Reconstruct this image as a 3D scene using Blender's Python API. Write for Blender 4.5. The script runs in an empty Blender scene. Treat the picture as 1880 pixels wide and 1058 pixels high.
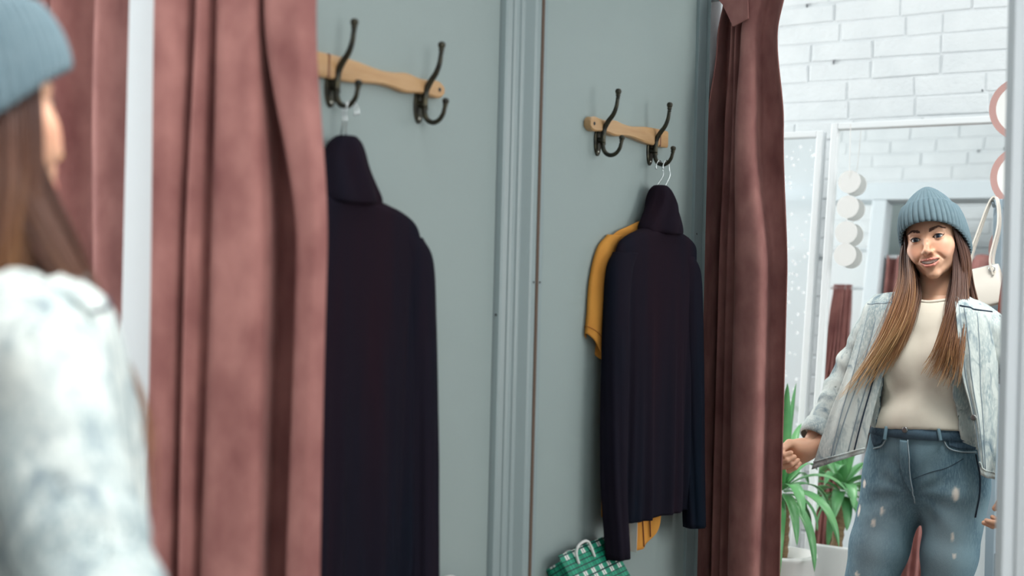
import bpy, bmesh, math, random
import numpy as np
from mathutils import Vector, Matrix

random.seed(7)
rng = np.random.default_rng(7)
SC = bpy.context.scene
COL = SC.collection

# ---------------------------------------------------------------- camera
# World: X runs along the mirror (0 = the booth's hook wall), Y runs towards the
# mirror glass at Y = 0 (the room is Y < 0), Z up.  Metres.
FPX = 2570.0
TH = math.atan(1733.0 / FPX)
UX, UZ = math.sin(TH), math.cos(TH)
Z0 = FPX / 887.0
CAM_H = 1.38
ROLL = 0.0245
cam_pos = Vector((Z0 * UX, -Z0 * UZ, CAM_H))
fwd = Vector((-UX, UZ, 0)); rgt = Vector((UZ, UX, 0)); up = Vector((0, 0, 1))
xc = (rgt * math.cos(ROLL) + up * math.sin(ROLL)).normalized()
yc = (-rgt * math.sin(ROLL) + up * math.cos(ROLL)).normalized()
cam_data = bpy.data.cameras.new('camera')
cam = bpy.data.objects.new('camera', cam_data)
COL.objects.link(cam)
m = Matrix.Identity(4)
for i in range(3):
    m[i][0] = xc[i]; m[i][1] = yc[i]; m[i][2] = -fwd[i]; m[i][3] = cam_pos[i]
cam.matrix_world = m
cam_data.sensor_width = 36.0
cam_data.lens = FPX / 1880.0 * 36.0
cam_data.clip_start = 0.05
cam_data.dof.use_dof = True
cam_data.dof.focus_distance = 3.75
cam_data.dof.aperture_fstop = 2.6
SC.camera = cam

# ---------------------------------------------------------------- world, lights, exposure
SC.view_settings.view_transform = 'Standard'
SC.view_settings.look = 'None'
SC.view_settings.gamma = 1.0
SC.view_settings.exposure = 0.28
SC.view_settings.use_curve_mapping = False
SC.cycles.max_bounces = 10
SC.cycles.diffuse_bounces = 4
SC.cycles.glossy_bounces = 6
SC.cycles.sample_clamp_indirect = 4.0
SC.cycles.use_denoising = True

w = bpy.data.worlds.new('World'); SC.world = w; w.use_nodes = True
bg = w.node_tree.nodes['Background']
bg.inputs[0].default_value = (0.93, 0.97, 1.0, 1)
bg.inputs[1].default_value = 0.42

def area_light(name, loc, target, sx, sy, power, color=(1, 1, 1)):
    d = bpy.data.lights.new(name, 'AREA'); d.shape = 'RECTANGLE'
    d.size = sx; d.size_y = sy; d.energy = power; d.color = color
    o = bpy.data.objects.new(name, d); COL.objects.link(o)
    o.location = loc
    o.rotation_euler = (Vector(target) - Vector(loc)).to_track_quat('-Z', 'Y').to_euler()
    return o
# daylight through the shop's windows on both X sides, then two added fill lights
area_light('window_light', (3.7, -1.95, 1.8), (0, -1.2, 1.3), 1.5, 1.9, 56, (1.0, 0.98, 0.95))
area_light('shop_window_light', (-2.55, -1.80, 1.75), (0.2, -1.55, 1.3), 1.5, 2.2, 66, (1.0, 0.98, 0.95))
area_light('person_fill', (1.05, -0.90, 2.95), (0.42, -1.80, 1.15), 0.9, 0.4, 3.4, (1.0, 0.97, 0.93)).data.spread = math.radians(48)  # invented narrow lamp, added to brighten the woman's front
area_light('back_wall_fill', (0.9, -1.30, 3.2), (0.6, -2.5, 1.6), 2.4, 0.8, 26, (1.0, 0.99, 0.97))  # added overhead fill for the brick wall and the woman

# ---------------------------------------------------------------- helpers: colour and materials
def lin(c):
    c = c / 255.0
    return c / 12.92 if c <= 0.04045 else ((c + 0.055) / 1.055) ** 2.4
def rgb(r, g, b): return (lin(r), lin(g), lin(b), 1.0)

MATS = {}
def mat(name, col, rough=0.6, metal=0.0, spec=0.5, sheen=0.0, sheen_tint=None, sss=0.0, noise=None, bump=None, coord='Object', alpha=None):
    """Principled material.  noise=(scale, col2, amount, detail, stretch) mottles the colour,
    bump=(scale, strength, distance, stretch) roughens the surface."""
    if name in MATS: return MATS[name]
    M = bpy.data.materials.new(name); M.use_nodes = True
    nt = M.node_tree; N = nt.nodes; L = nt.links
    p = N['Principled BSDF']
    p.inputs['Base Color'].default_value = col
    p.inputs['Roughness'].default_value = rough
    p.inputs['Metallic'].default_value = metal
    p.inputs['Specular IOR Level'].default_value = spec
    if sheen:
        p.inputs['Sheen Weight'].default_value = sheen
        p.inputs['Sheen Roughness'].default_value = 0.4
        p.inputs['Sheen Tint'].default_value = sheen_tint or col
    if sss:
        p.inputs['Subsurface Weight'].default_value = sss
        p.inputs['Subsurface Radius'].default_value = (0.012, 0.005, 0.003)
        p.inputs['Subsurface Scale'].default_value = 0.4
    tc = N.new('ShaderNodeTexCoord')
    def mapped(stretch):
        mp = N.new('ShaderNodeMapping'); mp.inputs['Scale'].default_value = stretch
        L.new(tc.outputs[coord], mp.inputs[0]); return mp.outputs[0]
    if noise:
        sc_, c2, amt, det, st = noise
        nz = N.new('ShaderNodeTexNoise'); nz.inputs['Scale'].default_value = sc_; nz.inputs['Detail'].default_value = det
        L.new(mapped(st), nz.inputs['Vector'])
        rp = N.new('ShaderNodeMapRange'); rp.inputs[1].default_value = 0.5 - 0.5 * amt; rp.inputs[2].default_value = 0.5 + 0.5 * amt
        L.new(nz.outputs['Fac'], rp.inputs[0])
        mx = N.new('ShaderNodeMix'); mx.data_type = 'RGBA'
        mx.inputs['A'].default_value = col; mx.inputs['B'].default_value = c2
        L.new(rp.outputs[0], mx.inputs['Factor']); L.new(mx.outputs['Result'], p.inputs['Base Color'])
    if bump:
        sc_, stg, dist, st = bump
        nz = N.new('ShaderNodeTexNoise'); nz.inputs['Scale'].default_value = sc_; nz.inputs['Detail'].default_value = 3
        L.new(mapped(st), nz.inputs['Vector'])
        b = N.new('ShaderNodeBump'); b.inputs['Strength'].default_value = stg; b.inputs['Distance'].default_value = dist
        L.new(nz.outputs['Fac'], b.inputs['Height']); L.new(b.outputs[0], p.inputs['Normal'])
    MATS[name] = M
    return M

# ---------------------------------------------------------------- helpers: objects
def tag(o, label=None, cat=None, group=None, kind=None):
    if label: o['label'] = label
    if cat: o['category'] = cat
    if group: o['group'] = group
    if kind: o['kind'] = kind
    return o
def empty(name, loc=(0, 0, 0), label=None, cat=None, group=None, rot=(0, 0, 0)):
    o = bpy.data.objects.new(name, None); o.empty_display_size = 0.1
    COL.objects.link(o); o.location = loc; o.rotation_euler = rot
    return tag(o, label, cat, group)
def link_mesh(name, me, material, parent=None, smooth=True, local=True):
    o = bpy.data.objects.new(name, me); COL.objects.link(o)
    if material is not None:
        me.materials.append(material)
    if smooth: me.polygons.foreach_set('use_smooth', [True] * len(me.polygons))
    if parent is not None:
        o.parent = parent
        if not local:
            bpy.context.view_layer.update()
            o.matrix_parent_inverse = parent.matrix_world.inverted()
    return o
def mesh_np(name, V, Fs, material, parent=None, smooth=True, local=True, attrs=None):
    me = bpy.data.meshes.new(name)
    me.from_pydata([tuple(map(float, v)) for v in V], [], [tuple(map(int, f)) for f in Fs])
    me.update()
    if attrs:
        for k, a in attrs.items():
            at = me.attributes.new(k, 'FLOAT', 'POINT'); at.data.foreach_set('value', np.asarray(a, dtype=np.float32))
    return link_mesh(name, me, material, parent, smooth, local)
class MB:
    """collects simple shapes into one mesh"""
    def __init__(s): s.V = []; s.F = []
    def add(s, V, F):
        n = len(s.V); s.V += [tuple(v) for v in V]; s.F += [tuple(i + n for i in f) for f in F]; return s
    def box(s, a, b, M=None):
        x0, y0, z0 = a; x1, y1, z1 = b
        V = [Vector(p) for p in ((x0,y0,z0),(x1,y0,z0),(x1,y1,z0),(x0,y1,z0),(x0,y0,z1),(x1,y0,z1),(x1,y1,z1),(x0,y1,z1))]
        if M is not None: V = [M @ v for v in V]
        return s.add(V, [(3,2,1,0),(4,5,6,7),(0,1,5,4),(1,2,6,5),(2,3,7,6),(3,0,4,7)])
    def tube(s, pts, r, n=10, cap=True, up=None):
        P = [Vector(p) for p in pts]; R = r if isinstance(r, (list, tuple)) else [r] * len(P)
        V = []; F = []; prev = None
        for i, p in enumerate(P):
            d = (P[min(i+1, len(P)-1)] - P[max(i-1, 0)]).normalized()
            if prev is None:
                a = Vector((0, 0, 1)) if abs(d.z) < 0.9 else Vector((1, 0, 0))
                nrm = d.cross(a).normalized()
            else:
                nrm = (prev - d * prev.dot(d)).normalized()
            prev = nrm; bn = d.cross(nrm)
            for k in range(n):
                th = 2 * math.pi * k / n
                V.append(p + (nrm * math.cos(th) + bn * math.sin(th)) * R[i])
        for i in range(len(P) - 1):
            for k in range(n):
                a = i*n+k; b = i*n+(k+1) % n
                F.append((a, b, b+n, a+n))
        if cap:
            F.append(tuple(range(n-1, -1, -1))); F.append(tuple((len(P)-1)*n+k for k in range(n)))
        return s.add(V, F)
    def lathe(s, prof, c=(0, 0, 0), axis=(0, 0, 1), n=20, cap=True):
        """prof: list of (radius, height along axis)"""
        ax = Vector(axis).normalized(); q = Vector((0, 0, 1)).rotation_difference(ax); c = Vector(c)
        V = []; F = []
        for (r, h) in prof:
            for k in range(n):
                th = 2*math.pi*k/n
                V.append(c + q @ Vector((r*math.cos(th), r*math.sin(th), h)))
        for i in range(len(prof)-1):
            for k in range(n):
                a = i*n+k; b = i*n+(k+1) % n
                F.append((a, b, b+n, a+n))
        if cap:
            F.append(tuple(range(n-1, -1, -1))); F.append(tuple((len(prof)-1)*n+k for k in range(n)))
        return s.add(V, F)
    def sphere(s, c, r, nu=14, nv=9, sc=(1, 1, 1)):
        c = Vector(c); V = []; F = []
        for i in range(nv+1):
            ph = math.pi*i/nv
            for k in range(nu):
                th = 2*math.pi*k/nu
                V.append(c + Vector((r*sc[0]*math.sin(ph)*math.cos(th), r*sc[1]*math.sin(ph)*math.sin(th), r*sc[2]*math.cos(ph))))
        for i in range(nv):
            for k in range(nu):
                a = i*nu+k; b = i*nu+(k+1) % nu
                F.append((a, a+nu, b+nu, b))
        return s.add(V, F)
    def prism(s, poly, d, M=None):
        """poly: 2-D outline in local XZ, extruded by d along local Y"""
        n = len(poly)
        V = [Vector((x, 0, z)) for x, z in poly] + [Vector((x, d, z)) for x, z in poly]
        if M is not None: V = [M @ v for v in V]
        F = [tuple(range(n)), tuple(range(2*n-1, n-1, -1))] + [(i, i+n, (i+1) % n + n, (i+1) % n) for i in range(n)]
        return s.add(V, F)
    def build(s, name, material, parent=None, smooth=False, bevel=0.0, local=True, seg=2):
        me = bpy.data.meshes.new(name); me.from_pydata([tuple(v) for v in s.V], [], s.F)
        bm = bmesh.new(); bm.from_mesh(me)
        bmesh.ops.recalc_face_normals(bm, faces=bm.faces)
        bm.to_mesh(me); bm.free()
        o = link_mesh(name, me, material, parent, smooth, local)
        if bevel:
            md = o.modifiers.new('bevel', 'BEVEL'); md.width = bevel; md.segments = seg; md.limit_method = 'ANGLE'
        return o
def auto_smooth(o, ang=35):
    me = o.data
    me.polygons.foreach_set('use_smooth', [True]*len(me.polygons))
    try: me.set_sharp_from_angle(angle=math.radians(ang))
    except Exception: pass
    return o
def spline(pts, n):
    """Catmull-Rom resample of control points (any dimension) to n samples"""
    P = np.asarray(pts, float); k = len(P)
    if k == 2:
        u = np.linspace(0, 1, n)[:, None]; return P[0]*(1-u)+P[1]*u
    E = np.vstack([2*P[0]-P[1], P, 2*P[-1]-P[-2]])
    t = np.linspace(0, k-1, n); i = np.minimum(t.astype(int), k-2); f = (t-i)[:, None]
    p0, p1, p2, p3 = E[i], E[i+1], E[i+2], E[i+3]
    return 0.5*((2*p1)+(-p0+p2)*f+(2*p0-5*p1+4*p2-p3)*f**2+(-p0+3*p1-3*p2+p3)*f**3)
def grid_faces(nu, nv, wrap=False):
    """faces for verts laid out [iv*nu+iu]"""
    F = []
    for j in range(nv-1):
        for i in range(nu if wrap else nu-1):
            a = j*nu+i; b = j*nu+(i+1) % nu
            F.append((a, b, b+nu, a+nu))
    return F
def seen(px, py, t, mirror=True):
    """the place in the room whose picture stands at (px, py) of the 1880x1058 photo, at distance |t| from the
    glass; mirror=True when it is seen by way of the mirror"""
    a, b = px-940.0, py-529.0
    X = a+b*ROLL; Y = b-a*ROLL; k = X/FPX
    tt = -t if mirror else t
    s_ = (k*(Z0+tt*UZ)-tt*UX)/(UZ+k*UX)
    return np.array((s_, t, CAM_H-Y/FPX*(Z0+tt*UZ-s_*UX)))

# ---------------------------------------------------------------- helpers: solid fields -> surface (for bodies and cloth)
def f_sphere(P, c, r): return np.linalg.norm(P-np.array(c, dtype=P.dtype), axis=1)-r
def f_ell(P, c, r):
    r = np.array(r, dtype=P.dtype); q = (P-np.array(c, dtype=P.dtype))
    k0 = np.linalg.norm(q/r, axis=1); k1 = np.linalg.norm(q/(r*r), axis=1)+1e-9
    return k0*(k0-1)/k1
def f_cone(P, a, b, ra, rb):
    a = np.array(a, dtype=P.dtype); b = np.array(b, dtype=P.dtype)
    ba = b-a; h = np.clip(((P-a)@ba)/max(1e-9, float(ba@ba)), 0, 1)
    return np.linalg.norm(P-a-h[:, None]*ba, axis=1)-(ra+(rb-ra)*h)
def f_chain(P, pts, rs, k=0.0):
    d = None
    for i in range(len(pts)-1):
        e = f_cone(P, pts[i], pts[i+1], rs[i], rs[i+1])
        d = e if d is None else smin(d, e, k)
    return d
def smin(a, b, k):
    if k <= 0: return np.minimum(a, b)
    h = np.maximum(k-np.abs(a-b), 0)/k
    return np.minimum(a, b)-h*h*k*0.25
def smax(a, b, k): return -smin(-a, -b, k)
def surface(fn, lo, hi, h, coarse=4):
    """surface-nets polygonisation of fn(P)<0 inside the box lo..hi with step h (sparse: only near the surface)"""
    lo = np.array(lo, float); hi = np.array(hi, float)
    H = h*coarse
    nc = np.ceil((hi-lo)/H).astype(int)+1
    ax = [lo[i]+H*np.arange(nc[i]) for i in range(3)]
    G = np.stack(np.meshgrid(*ax, indexing='ij'), -1).reshape(-1, 3).astype(np.float32)
    dc = np.concatenate([fn(G[i:i+400000]) for i in range(0, len(G), 400000)]).reshape(nc)
    n = (nc-1)*coarse+1
    near = np.abs(dc) < H*2.2
    bl = np.zeros(nc-1, bool)
    for dx in (0, 1):
        for dy in (0, 1):
            for dz in (0, 1):
                bl |= near[dx:nc[0]-1+dx, dy:nc[1]-1+dy, dz:nc[2]-1+dz]
    vals = np.repeat(np.repeat(np.repeat(dc[:-1, :-1, :-1], coarse, 0), coarse, 1), coarse, 2)
    vals = np.pad(vals, ((0, 1), (0, 1), (0, 1)), mode='edge').astype(np.float32)
    need = np.zeros(n, bool)
    bb = np.repeat(np.repeat(np.repeat(bl, coarse, 0), coarse, 1), coarse, 2)
    need[:-1, :-1, :-1] |= bb
    for a in range(3):
        sl = [slice(None)]*3; sl2 = [slice(None)]*3
        sl[a] = slice(1, None); sl2[a] = slice(0, -1)
        need[tuple(sl)] |= need[tuple(sl2)].copy() & True
    idx = np.argwhere(need)
    Pn = (lo+idx*h).astype(np.float32)
    v = np.concatenate([fn(Pn[i:i+400000]) for i in range(0, len(Pn), 400000)])
    vals[need] = v
    ins = vals < 0
    cnt = np.zeros(n-1, np.int8)
    for dx in (0, 1):
        for dy in (0, 1):
            for dz in (0, 1):
                cnt += ins[dx:n[0]-1+dx, dy:n[1]-1+dy, dz:n[2]-1+dz]
    act = (cnt > 0) & (cnt < 8)
    cells = np.argwhere(act)
    vid = -np.ones(n-1, np.int64); vid[act] = np.arange(len(cells))
    acc = np.zeros((len(cells), 3)); num = np.zeros(len(cells))
    corner = [(i >> 2 & 1, i >> 1 & 1, i & 1) for i in range(8)]
    cv = {c: vals[cells[:, 0]+c[0], cells[:, 1]+c[1], cells[:, 2]+c[2]] for c in corner}
    for a in corner:
        for d in range(3):
            if a[d] == 0:
                b = list(a); b[d] = 1; b = tuple(b)
                va, vb = cv[a], cv[b]
                cr = (va < 0) != (vb < 0)
                t = np.where(cr, va/(va-vb+1e-20), 0)
                for e in range(3):
                    acc[:, e] += np.where(cr, a[e]+(t if e == d else 0), 0)
                num += cr
    V = lo+(cells+acc/num[:, None])*h
    Fs = []
    for d in range(3):
        e1, e2 = (d+1) % 3, (d+2) % 3
        sl0 = [slice(None)]*3; sl1 = [slice(None)]*3
        sl0[d] = slice(0, -1); sl1[d] = slice(1, None)
        A = ins[tuple(sl0)]; B = ins[tuple(sl1)]
        E = np.argwhere(A != B)
        E = E[(E[:, e1] > 0) & (E[:, e2] > 0) & (E[:, e1] < n[e1]-1) & (E[:, e2] < n[e2]-1)]
        flip = A[E[:, 0], E[:, 1], E[:, 2]]
        def at(o1, o2):
            q = E.copy(); q[:, e1] += o1; q[:, e2] += o2
            return vid[q[:, 0], q[:, 1], q[:, 2]]
        q = np.stack([at(-1, -1), at(0, -1), at(0, 0), at(-1, 0)], 1)
        q[~flip] = q[~flip][:, ::-1]
        Fs.append(q)
    Fs = np.concatenate(Fs)
    Fs = Fs[(Fs >= 0).all(1)]
    return V, Fs
def merge(parts):
    V = []; Fs = []; n = 0
    for v, f in parts:
        V.append(np.asarray(v)); Fs += [tuple(int(i)+n for i in q) for q in f]; n += len(v)
    return np.concatenate(V), Fs
def tubes_np(polys, rads, n=4):
    """many thin strands at once; polys (S,K,3), rads (S,K)"""
    S, K, _ = polys.shape
    d = np.gradient(polys, axis=1); d /= np.linalg.norm(d, axis=2, keepdims=True)+1e-9
    a = np.zeros_like(d); a[..., 0] = 0.3; a[..., 1] = 1
    nr = np.cross(d, a); nr /= np.linalg.norm(nr, axis=2, keepdims=True)+1e-9
    bn = np.cross(d, nr)
    V = np.zeros((S, K, n, 3))
    for k in range(n):
        th = 2*math.pi*k/n
        V[:, :, k] = polys+(nr*math.cos(th)+bn*math.sin(th))*rads[..., None]
    base = (np.arange(S)*K*n)[:, None, None]+(np.arange(K-1)*n)[None, :, None]+np.arange(n)[None, None, :]
    b2 = (np.arange(S)*K*n)[:, None, None]+(np.arange(K-1)*n)[None, :, None]+((np.arange(n)+1) % n)[None, None, :]
    Fq = np.stack([base, b2, b2+n, base+n], -1).reshape(-1, 4)
    return V.reshape(-1, 3), Fq

# ================================================================ the setting
M_PAINT = mat('blue_grey_paint', rgb(150, 164, 163), 0.45, noise=(3.0, rgb(146, 160, 160), 0.8, 3, (1, 1, 1)), bump=(220, 0.06, 0.002, (1, 1, 1)))
M_TRIM = mat('blue_grey_gloss_paint', rgb(142, 157, 159), 0.35, noise=(6.0, rgb(136, 152, 155), 0.8, 3, (1, 1, 0.2)))
M_POST = mat('pale_blue_gloss_paint', rgb(206, 214, 219), 0.35)
M_WHITE = mat('white_frame_paint', rgb(232, 236, 238), 0.4)
M_PLASTER = mat('white_plaster', rgb(228, 232, 234), 0.8, bump=(60, 0.1, 0.003, (1, 1, 1)))
M_BRICK = mat('whitewashed_brick', rgb(226, 230, 232), 0.75, noise=(9, rgb(212, 217, 220), 0.7, 4, (1, 1, 1)), bump=(55, 0.55, 0.006, (1, 1, 1)))
M_FLOOR = mat('pale_wood_floor', rgb(128, 116, 106), 0.45, noise=(4, rgb(112, 98, 86), 0.7, 5, (1, 12, 1)))
M_DARK = mat('gap_shade', rgb(45, 58, 66), 0.9)  # dark tone stands in for the shade inside gap and screw hole
M_BROWN = mat('raw_mirror_edge', rgb(96, 78, 66), 0.7)

BACK_Y = -2.78
def structure(o): o['kind'] = 'structure'; return o
structure(MB().box((-2.7, -2.95, -0.06), (3.8, 0.25, 0)).build('floor', M_FLOOR))
structure(MB().box((-2.7, -2.95, 3.3), (3.8, 0.25, 3.36)).build('ceiling', M_PLASTER))
structure(MB().box((-2.76, -2.95, 0), (-2.7, 0.25, 3.3)).build('wall_left', M_PLASTER))

structure(MB().box((3.8, -2.95, 0), (3.9, 0.25, 0.8)).box((3.8, -2.95, 2.8), (3.9, 0.25, 3.3)).box((3.8, -2.95, 0.8), (3.9, -2.75, 2.8)).box((3.8, -1.15, 0.8), (3.9, 0.25, 2.8)).build('wall_right_light_cut', M_PLASTER))  # unseen wall added to cut side light on the booth, opening left for window_light
structure(MB().box((3.78, -2.75, 0.8), (3.84, -2.70, 2.8)).box((3.78, -1.20, 0.8), (3.84, -1.15, 2.8)).box((3.78, -1.975, 0.85), (3.84, -1.925, 2.75)).box((3.78, -2.70, 0.8), (3.84, -1.20, 0.85)).box((3.78, -2.70, 2.75), (3.84, -1.20, 2.8)).build('window_1', M_WHITE, bevel=0.003))

def brick_wall(name, y, sgn, x0, x1, z0, z1, seed):
    """painted brick: every brick face stands a few millimetres proud of the mortar"""
    r = random.Random(seed); mb = MB()
    L, Hh, g = 0.262, 0.0762, 0.010
    ya, yb = sorted((y, y-sgn*0.12))
    mb.box((x0, ya, z0), (x1, yb, z1))
    k = 0; z = z0
    while z < z1-0.02:
        x = x0-(0.5*L if k % 2 else 0)-r.uniform(0, 0.03)
        while x < x1:
            l = L*r.uniform(0.93, 1.05)
            if r.random() < 0.12: l *= 0.55
            a, b = max(x+g*r.uniform(0.3, 0.7), x0), min(x+l-g*r.uniform(0.3, 0.7), x1)
            if b-a > 0.03:
                zt, zb = min(z+Hh-g*r.uniform(0.35, 0.65), z1), z+g*r.uniform(0.35, 0.65)
                d = 0.0052+r.uniform(-0.0018, 0.002)
                j = lambda: r.uniform(-0.0022, 0.0022)
                c = 0.004
                outer = [(a+j(), zb+j()), (b+j(), zb+j()), (b+j(), zt+j()), (a+j(), zt+j())]
                inner = [(outer[0][0]+c, outer[0][1]+c), (outer[1][0]-c, outer[1][1]+c), (outer[2][0]-c, outer[2][1]-c), (outer[3][0]+c, outer[3][1]-c)]
                V = [(px, y, pz) for px, pz in outer]+[(px, y+sgn*d*0.75, pz) for px, pz in outer]+[(px, y+sgn*(d+j()*0.5), pz) for px, pz in inner]
                F = [(0, 1, 5, 4), (1, 2, 6, 5), (2, 3, 7, 6), (3, 0, 4, 7), (4, 5, 9, 8), (5, 6, 10, 9), (6, 7, 11, 10), (7, 4, 8, 11), (8, 9, 10, 11)]
                if sgn > 0: F = [tuple(reversed(f)) for f in F]
                mb.add(V, F)
            x += l
        z += Hh; k += 1
    me = bpy.data.meshes.new(name); me.from_pydata(mb.V, [], mb.F); me.update()
    o = link_mesh(name, me, M_BRICK, None, False)
    structure(o)
    # chips and holes in the joints, where mortar has fallen out
    hb = MB()
    for i in range(int((x1-x0)*(z1-z0)*7)):
        cx, row = r.uniform(x0+0.05, x1-0.05), r.randrange(1, int((z1-z0)/Hh)-1)
        cz = z0+row*Hh+r.uniform(-0.002, 0.012)
        wv, hv = r.uniform(0.002, 0.006), r.uniform(0.004, 0.018)
        n = 7
        ring = [(cx+wv*math.cos(2*math.pi*q/n)*r.uniform(.6, 1.1), y+sgn*0.0092, cz+hv*math.sin(2*math.pi*q/n)*r.uniform(.6, 1.1)) for q in range(n)]
        ring2 = [(px, y-sgn*0.004, pz) for px, _, pz in ring]
        hb.add(ring+ring2, [tuple(range(n)), tuple(range(2*n-1, n-1, -1))]+[(q, (q+1) % n, (q+1) % n+n, q+n) for q in range(n)])
    h = hb.build('joint_chips', mat('bare_joint', rgb(120, 124, 128), 0.9), o)
    h['kind'] = 'stuff'
    return o
brick_wall('wall_back', BACK_Y, 1, -2.7, 3.8, 0.0, 3.3, 3)
brick_wall('wall_front', 0.03, -1, -2.7, 3.8, 2.1, 3.3, 5)
structure(MB().box((-2.7, 0.012, 0), (3.8, 0.15, 2.1)).build('wall_front_lower', M_PAINT))

# booth side wall with the coat rack: thin panel over a core
structure(MB().box((-0.016, -0.85, 0), (0, -0.0672, 2.3)).build('wall_booth_side', M_PAINT))
structure(MB().box((-0.074, -0.86, 0), (-0.018, 0.012, 2.3)).build('wall_booth_core', M_DARK))
# corner moulding between the side wall and the mirror
def moulding(name, poly, z0, z1, material):
    n = len(poly)
    V = [(x, y, z0) for x, y in poly]+[(x, y, z1) for x, y in poly]
    F = [tuple(range(n)), tuple(range(2*n-1, n-1, -1))]+[(i, (i+1) % n, (i+1) % n+n, i+n) for i in range(n)]
    mb = MB(); mb.add(V, F)
    return structure(mb.build(name, material, bevel=0.0012))
tr = moulding('trim_corner', [(-0.016, -0.0645), (0.0125, -0.0635), (0.0145, -0.0575), (0.021, -0.0505), (0.0235, -0.0515), (0.0275, -0.0465),
                         (0.030, -0.0400), (0.0345, -0.0395), (0.0375, -0.036), (0.0385, -0.033), (0.0575, -0.0235), (0.0605, -0.020), (0.0605, -0.0045), (-0.016, -0.0045)], 0, 2.3, M_TRIM)
def screw(parent, c, axis):
    MB().lathe([(0.0022, 0), (0.0026, 0.0006), (0.0006, 0.0012)], c, axis, 12).build('screw', mat('dark_screw', rgb(70, 72, 74), 0.5, 0.6), parent, True)
screw(tr, (0.0605, -0.0115, 1.393), (1, 0, 0)); screw(tr, (0.006, -0.0642, 1.325), (0, -1, 0))
# front post between two booths, its inner casing, and the header beam
structure(MB().box((-0.076, -0.958, 0), (0.004, -0.862, 2.165)).build('trim_post', M_POST, bevel=0.004))
ca = structure(MB().box((-0.004, -0.856, 0), (0.008, -0.812, 2.26)).box((-0.004, -0.8600, 0), (0.016, -0.8605, 2.26)).build('trim_casing', M_TRIM, bevel=0.002))
screw(ca, (0.0080, -0.826, 1.53), (1, 0, 0))
structure(MB().box((-0.685, -0.958, 0), (-0.615, -0.862, 2.165)).build('trim_post_neighbour', M_POST, bevel=0.004))
structure(MB().box((-0.675, -0.86, 0), (-0.625, 0.012, 2.26)).build('wall_neighbour', M_PAINT))
structure(MB().box((1.50, -0.958, 0), (1.58, -0.862, 2.165)).build('trim_post_far', M_POST, bevel=0.004))
structure(MB().box((-1.42, -0.958, 2.166), (1.62, -0.862, 2.25)).build('trim_header', M_POST, bevel=0.004))

# ================================================================ the big mirror
M_MIRROR = mat('mirror_silver', (0.93, 0.95, 0.95, 1), 0.0, 1.0)
mir = empty('wall_mirror', (0.54, 0.0, 0.0), 'tall wall mirror filling the back of the booth from corner moulding to white frame', 'mirror')
MB().box((0.060, 0.0, 0.06), (1.03, 0.008, 2.42)).build('mirror_glass', M_MIRROR, mir).location = (-0.54, 0, 0)
MB().box((0.0595, -0.0042, 0.06), (0.0622, -0.0002, 2.42)).build('backing_edge', M_BROWN, mir).location = (-0.54, 0, 0)
fr = MB()
fr.add([(x, y, z) for z in (0.0, 2.5) for x, y in ((0.992, -0.001), (0.996, -0.030), (1.012, -0.046), (1.030, -0.040), (1.034, -0.046), (1.085, -0.046), (1.085, 0.010), (0.992, 0.010))],
       [tuple(range(8)), tuple(range(15, 7, -1))]+[(i, (i+1) % 8, (i+1) % 8+8, i+8) for i in range(8)])
fo = fr.build('side_frame', M_POST, mir, bevel=0.002); fo.location = (-0.54, 0, 0)
MB().box((0.0, -0.04, 2.425), (0.99, 0.01, 2.5)).build('top_frame', M_POST, mir, bevel=0.003).location = (-0.54, 0, 0)
MB().box((0.0625, -0.04, 0.0), (0.99, 0.01, 0.06)).build('bottom_frame', M_POST, mir, bevel=0.003).location = (-0.54, 0, 0)

# ================================================================ coat rack
M_WOOD = mat('varnished_beech', rgb(200, 163, 120), 0.38, noise=(14, rgb(180, 138, 94), 0.8, 4, (6, 1, 9)), bump=(40, 0.08, 0.002, (8, 1, 8)))
M_IRON = mat('aged_bronze', rgb(40, 42, 42), 0.38, 0.7, noise=(70, rgb(74, 70, 54), 0.45, 3, (1, 1, 1)))
rack = empty('coat_rack', (0.0, -0.45, 1.752), 'carved pale wooden coat rack with two dark double hooks on grey booth wall', 'coat rack')
prof = [(-0.642, .0200), (-0.600, .0205), (-0.555, .0200), (-0.525, .0185), (-0.49, .0150), (-0.455, .0125), (-0.42, .0140), (-0.393, .0175), (-0.372, .0170), (-0.345, .0135), (-0.318, .0140), (-0.30, .0160), (-0.288, .0160), (-0.277, .0125), (-0.270, .006)]
pr = spline(prof, 60)
top = [(y+0.45, h) for y, h in pr]; bot = [(y+0.45, -h) for y, h in pr[::-1]]
poly = top+bot
n = len(poly)
mb = MB()
mb.add([(0.0005, y, z) for y, z in poly]+[(0.0145, y, z) for y, z in poly]+[(0.0175, y*0.992, z*0.8) for y, z in poly],
       [tuple(range(n))]+[(i, (i+1) % n, (i+1) % n+n, i+n) for i in range(n)]+[(i+n, (i+1) % n+n, (i+1) % n+2*n, i+2*n) for i in range(n)]+[tuple(range(2*n, 3*n))])
o = mb.build('board', M_WOOD, rack); auto_smooth(o, 40)
MB().box((0.0008, -0.1535, -0.0203), (0.0181, -0.1485, 0.0203)).build('scorched_band', mat('scorched_wood', rgb(120, 78, 56), 0.5), rack, bevel=0.0005)
MB().lathe([(0.0042, 0), (0.0036, 0.0008), (0.001, -0.0004)], (0.0176, 0.163, 0.0), (1, 0, 0), 14).build('screw_hole', M_DARK, rack, True)
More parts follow.
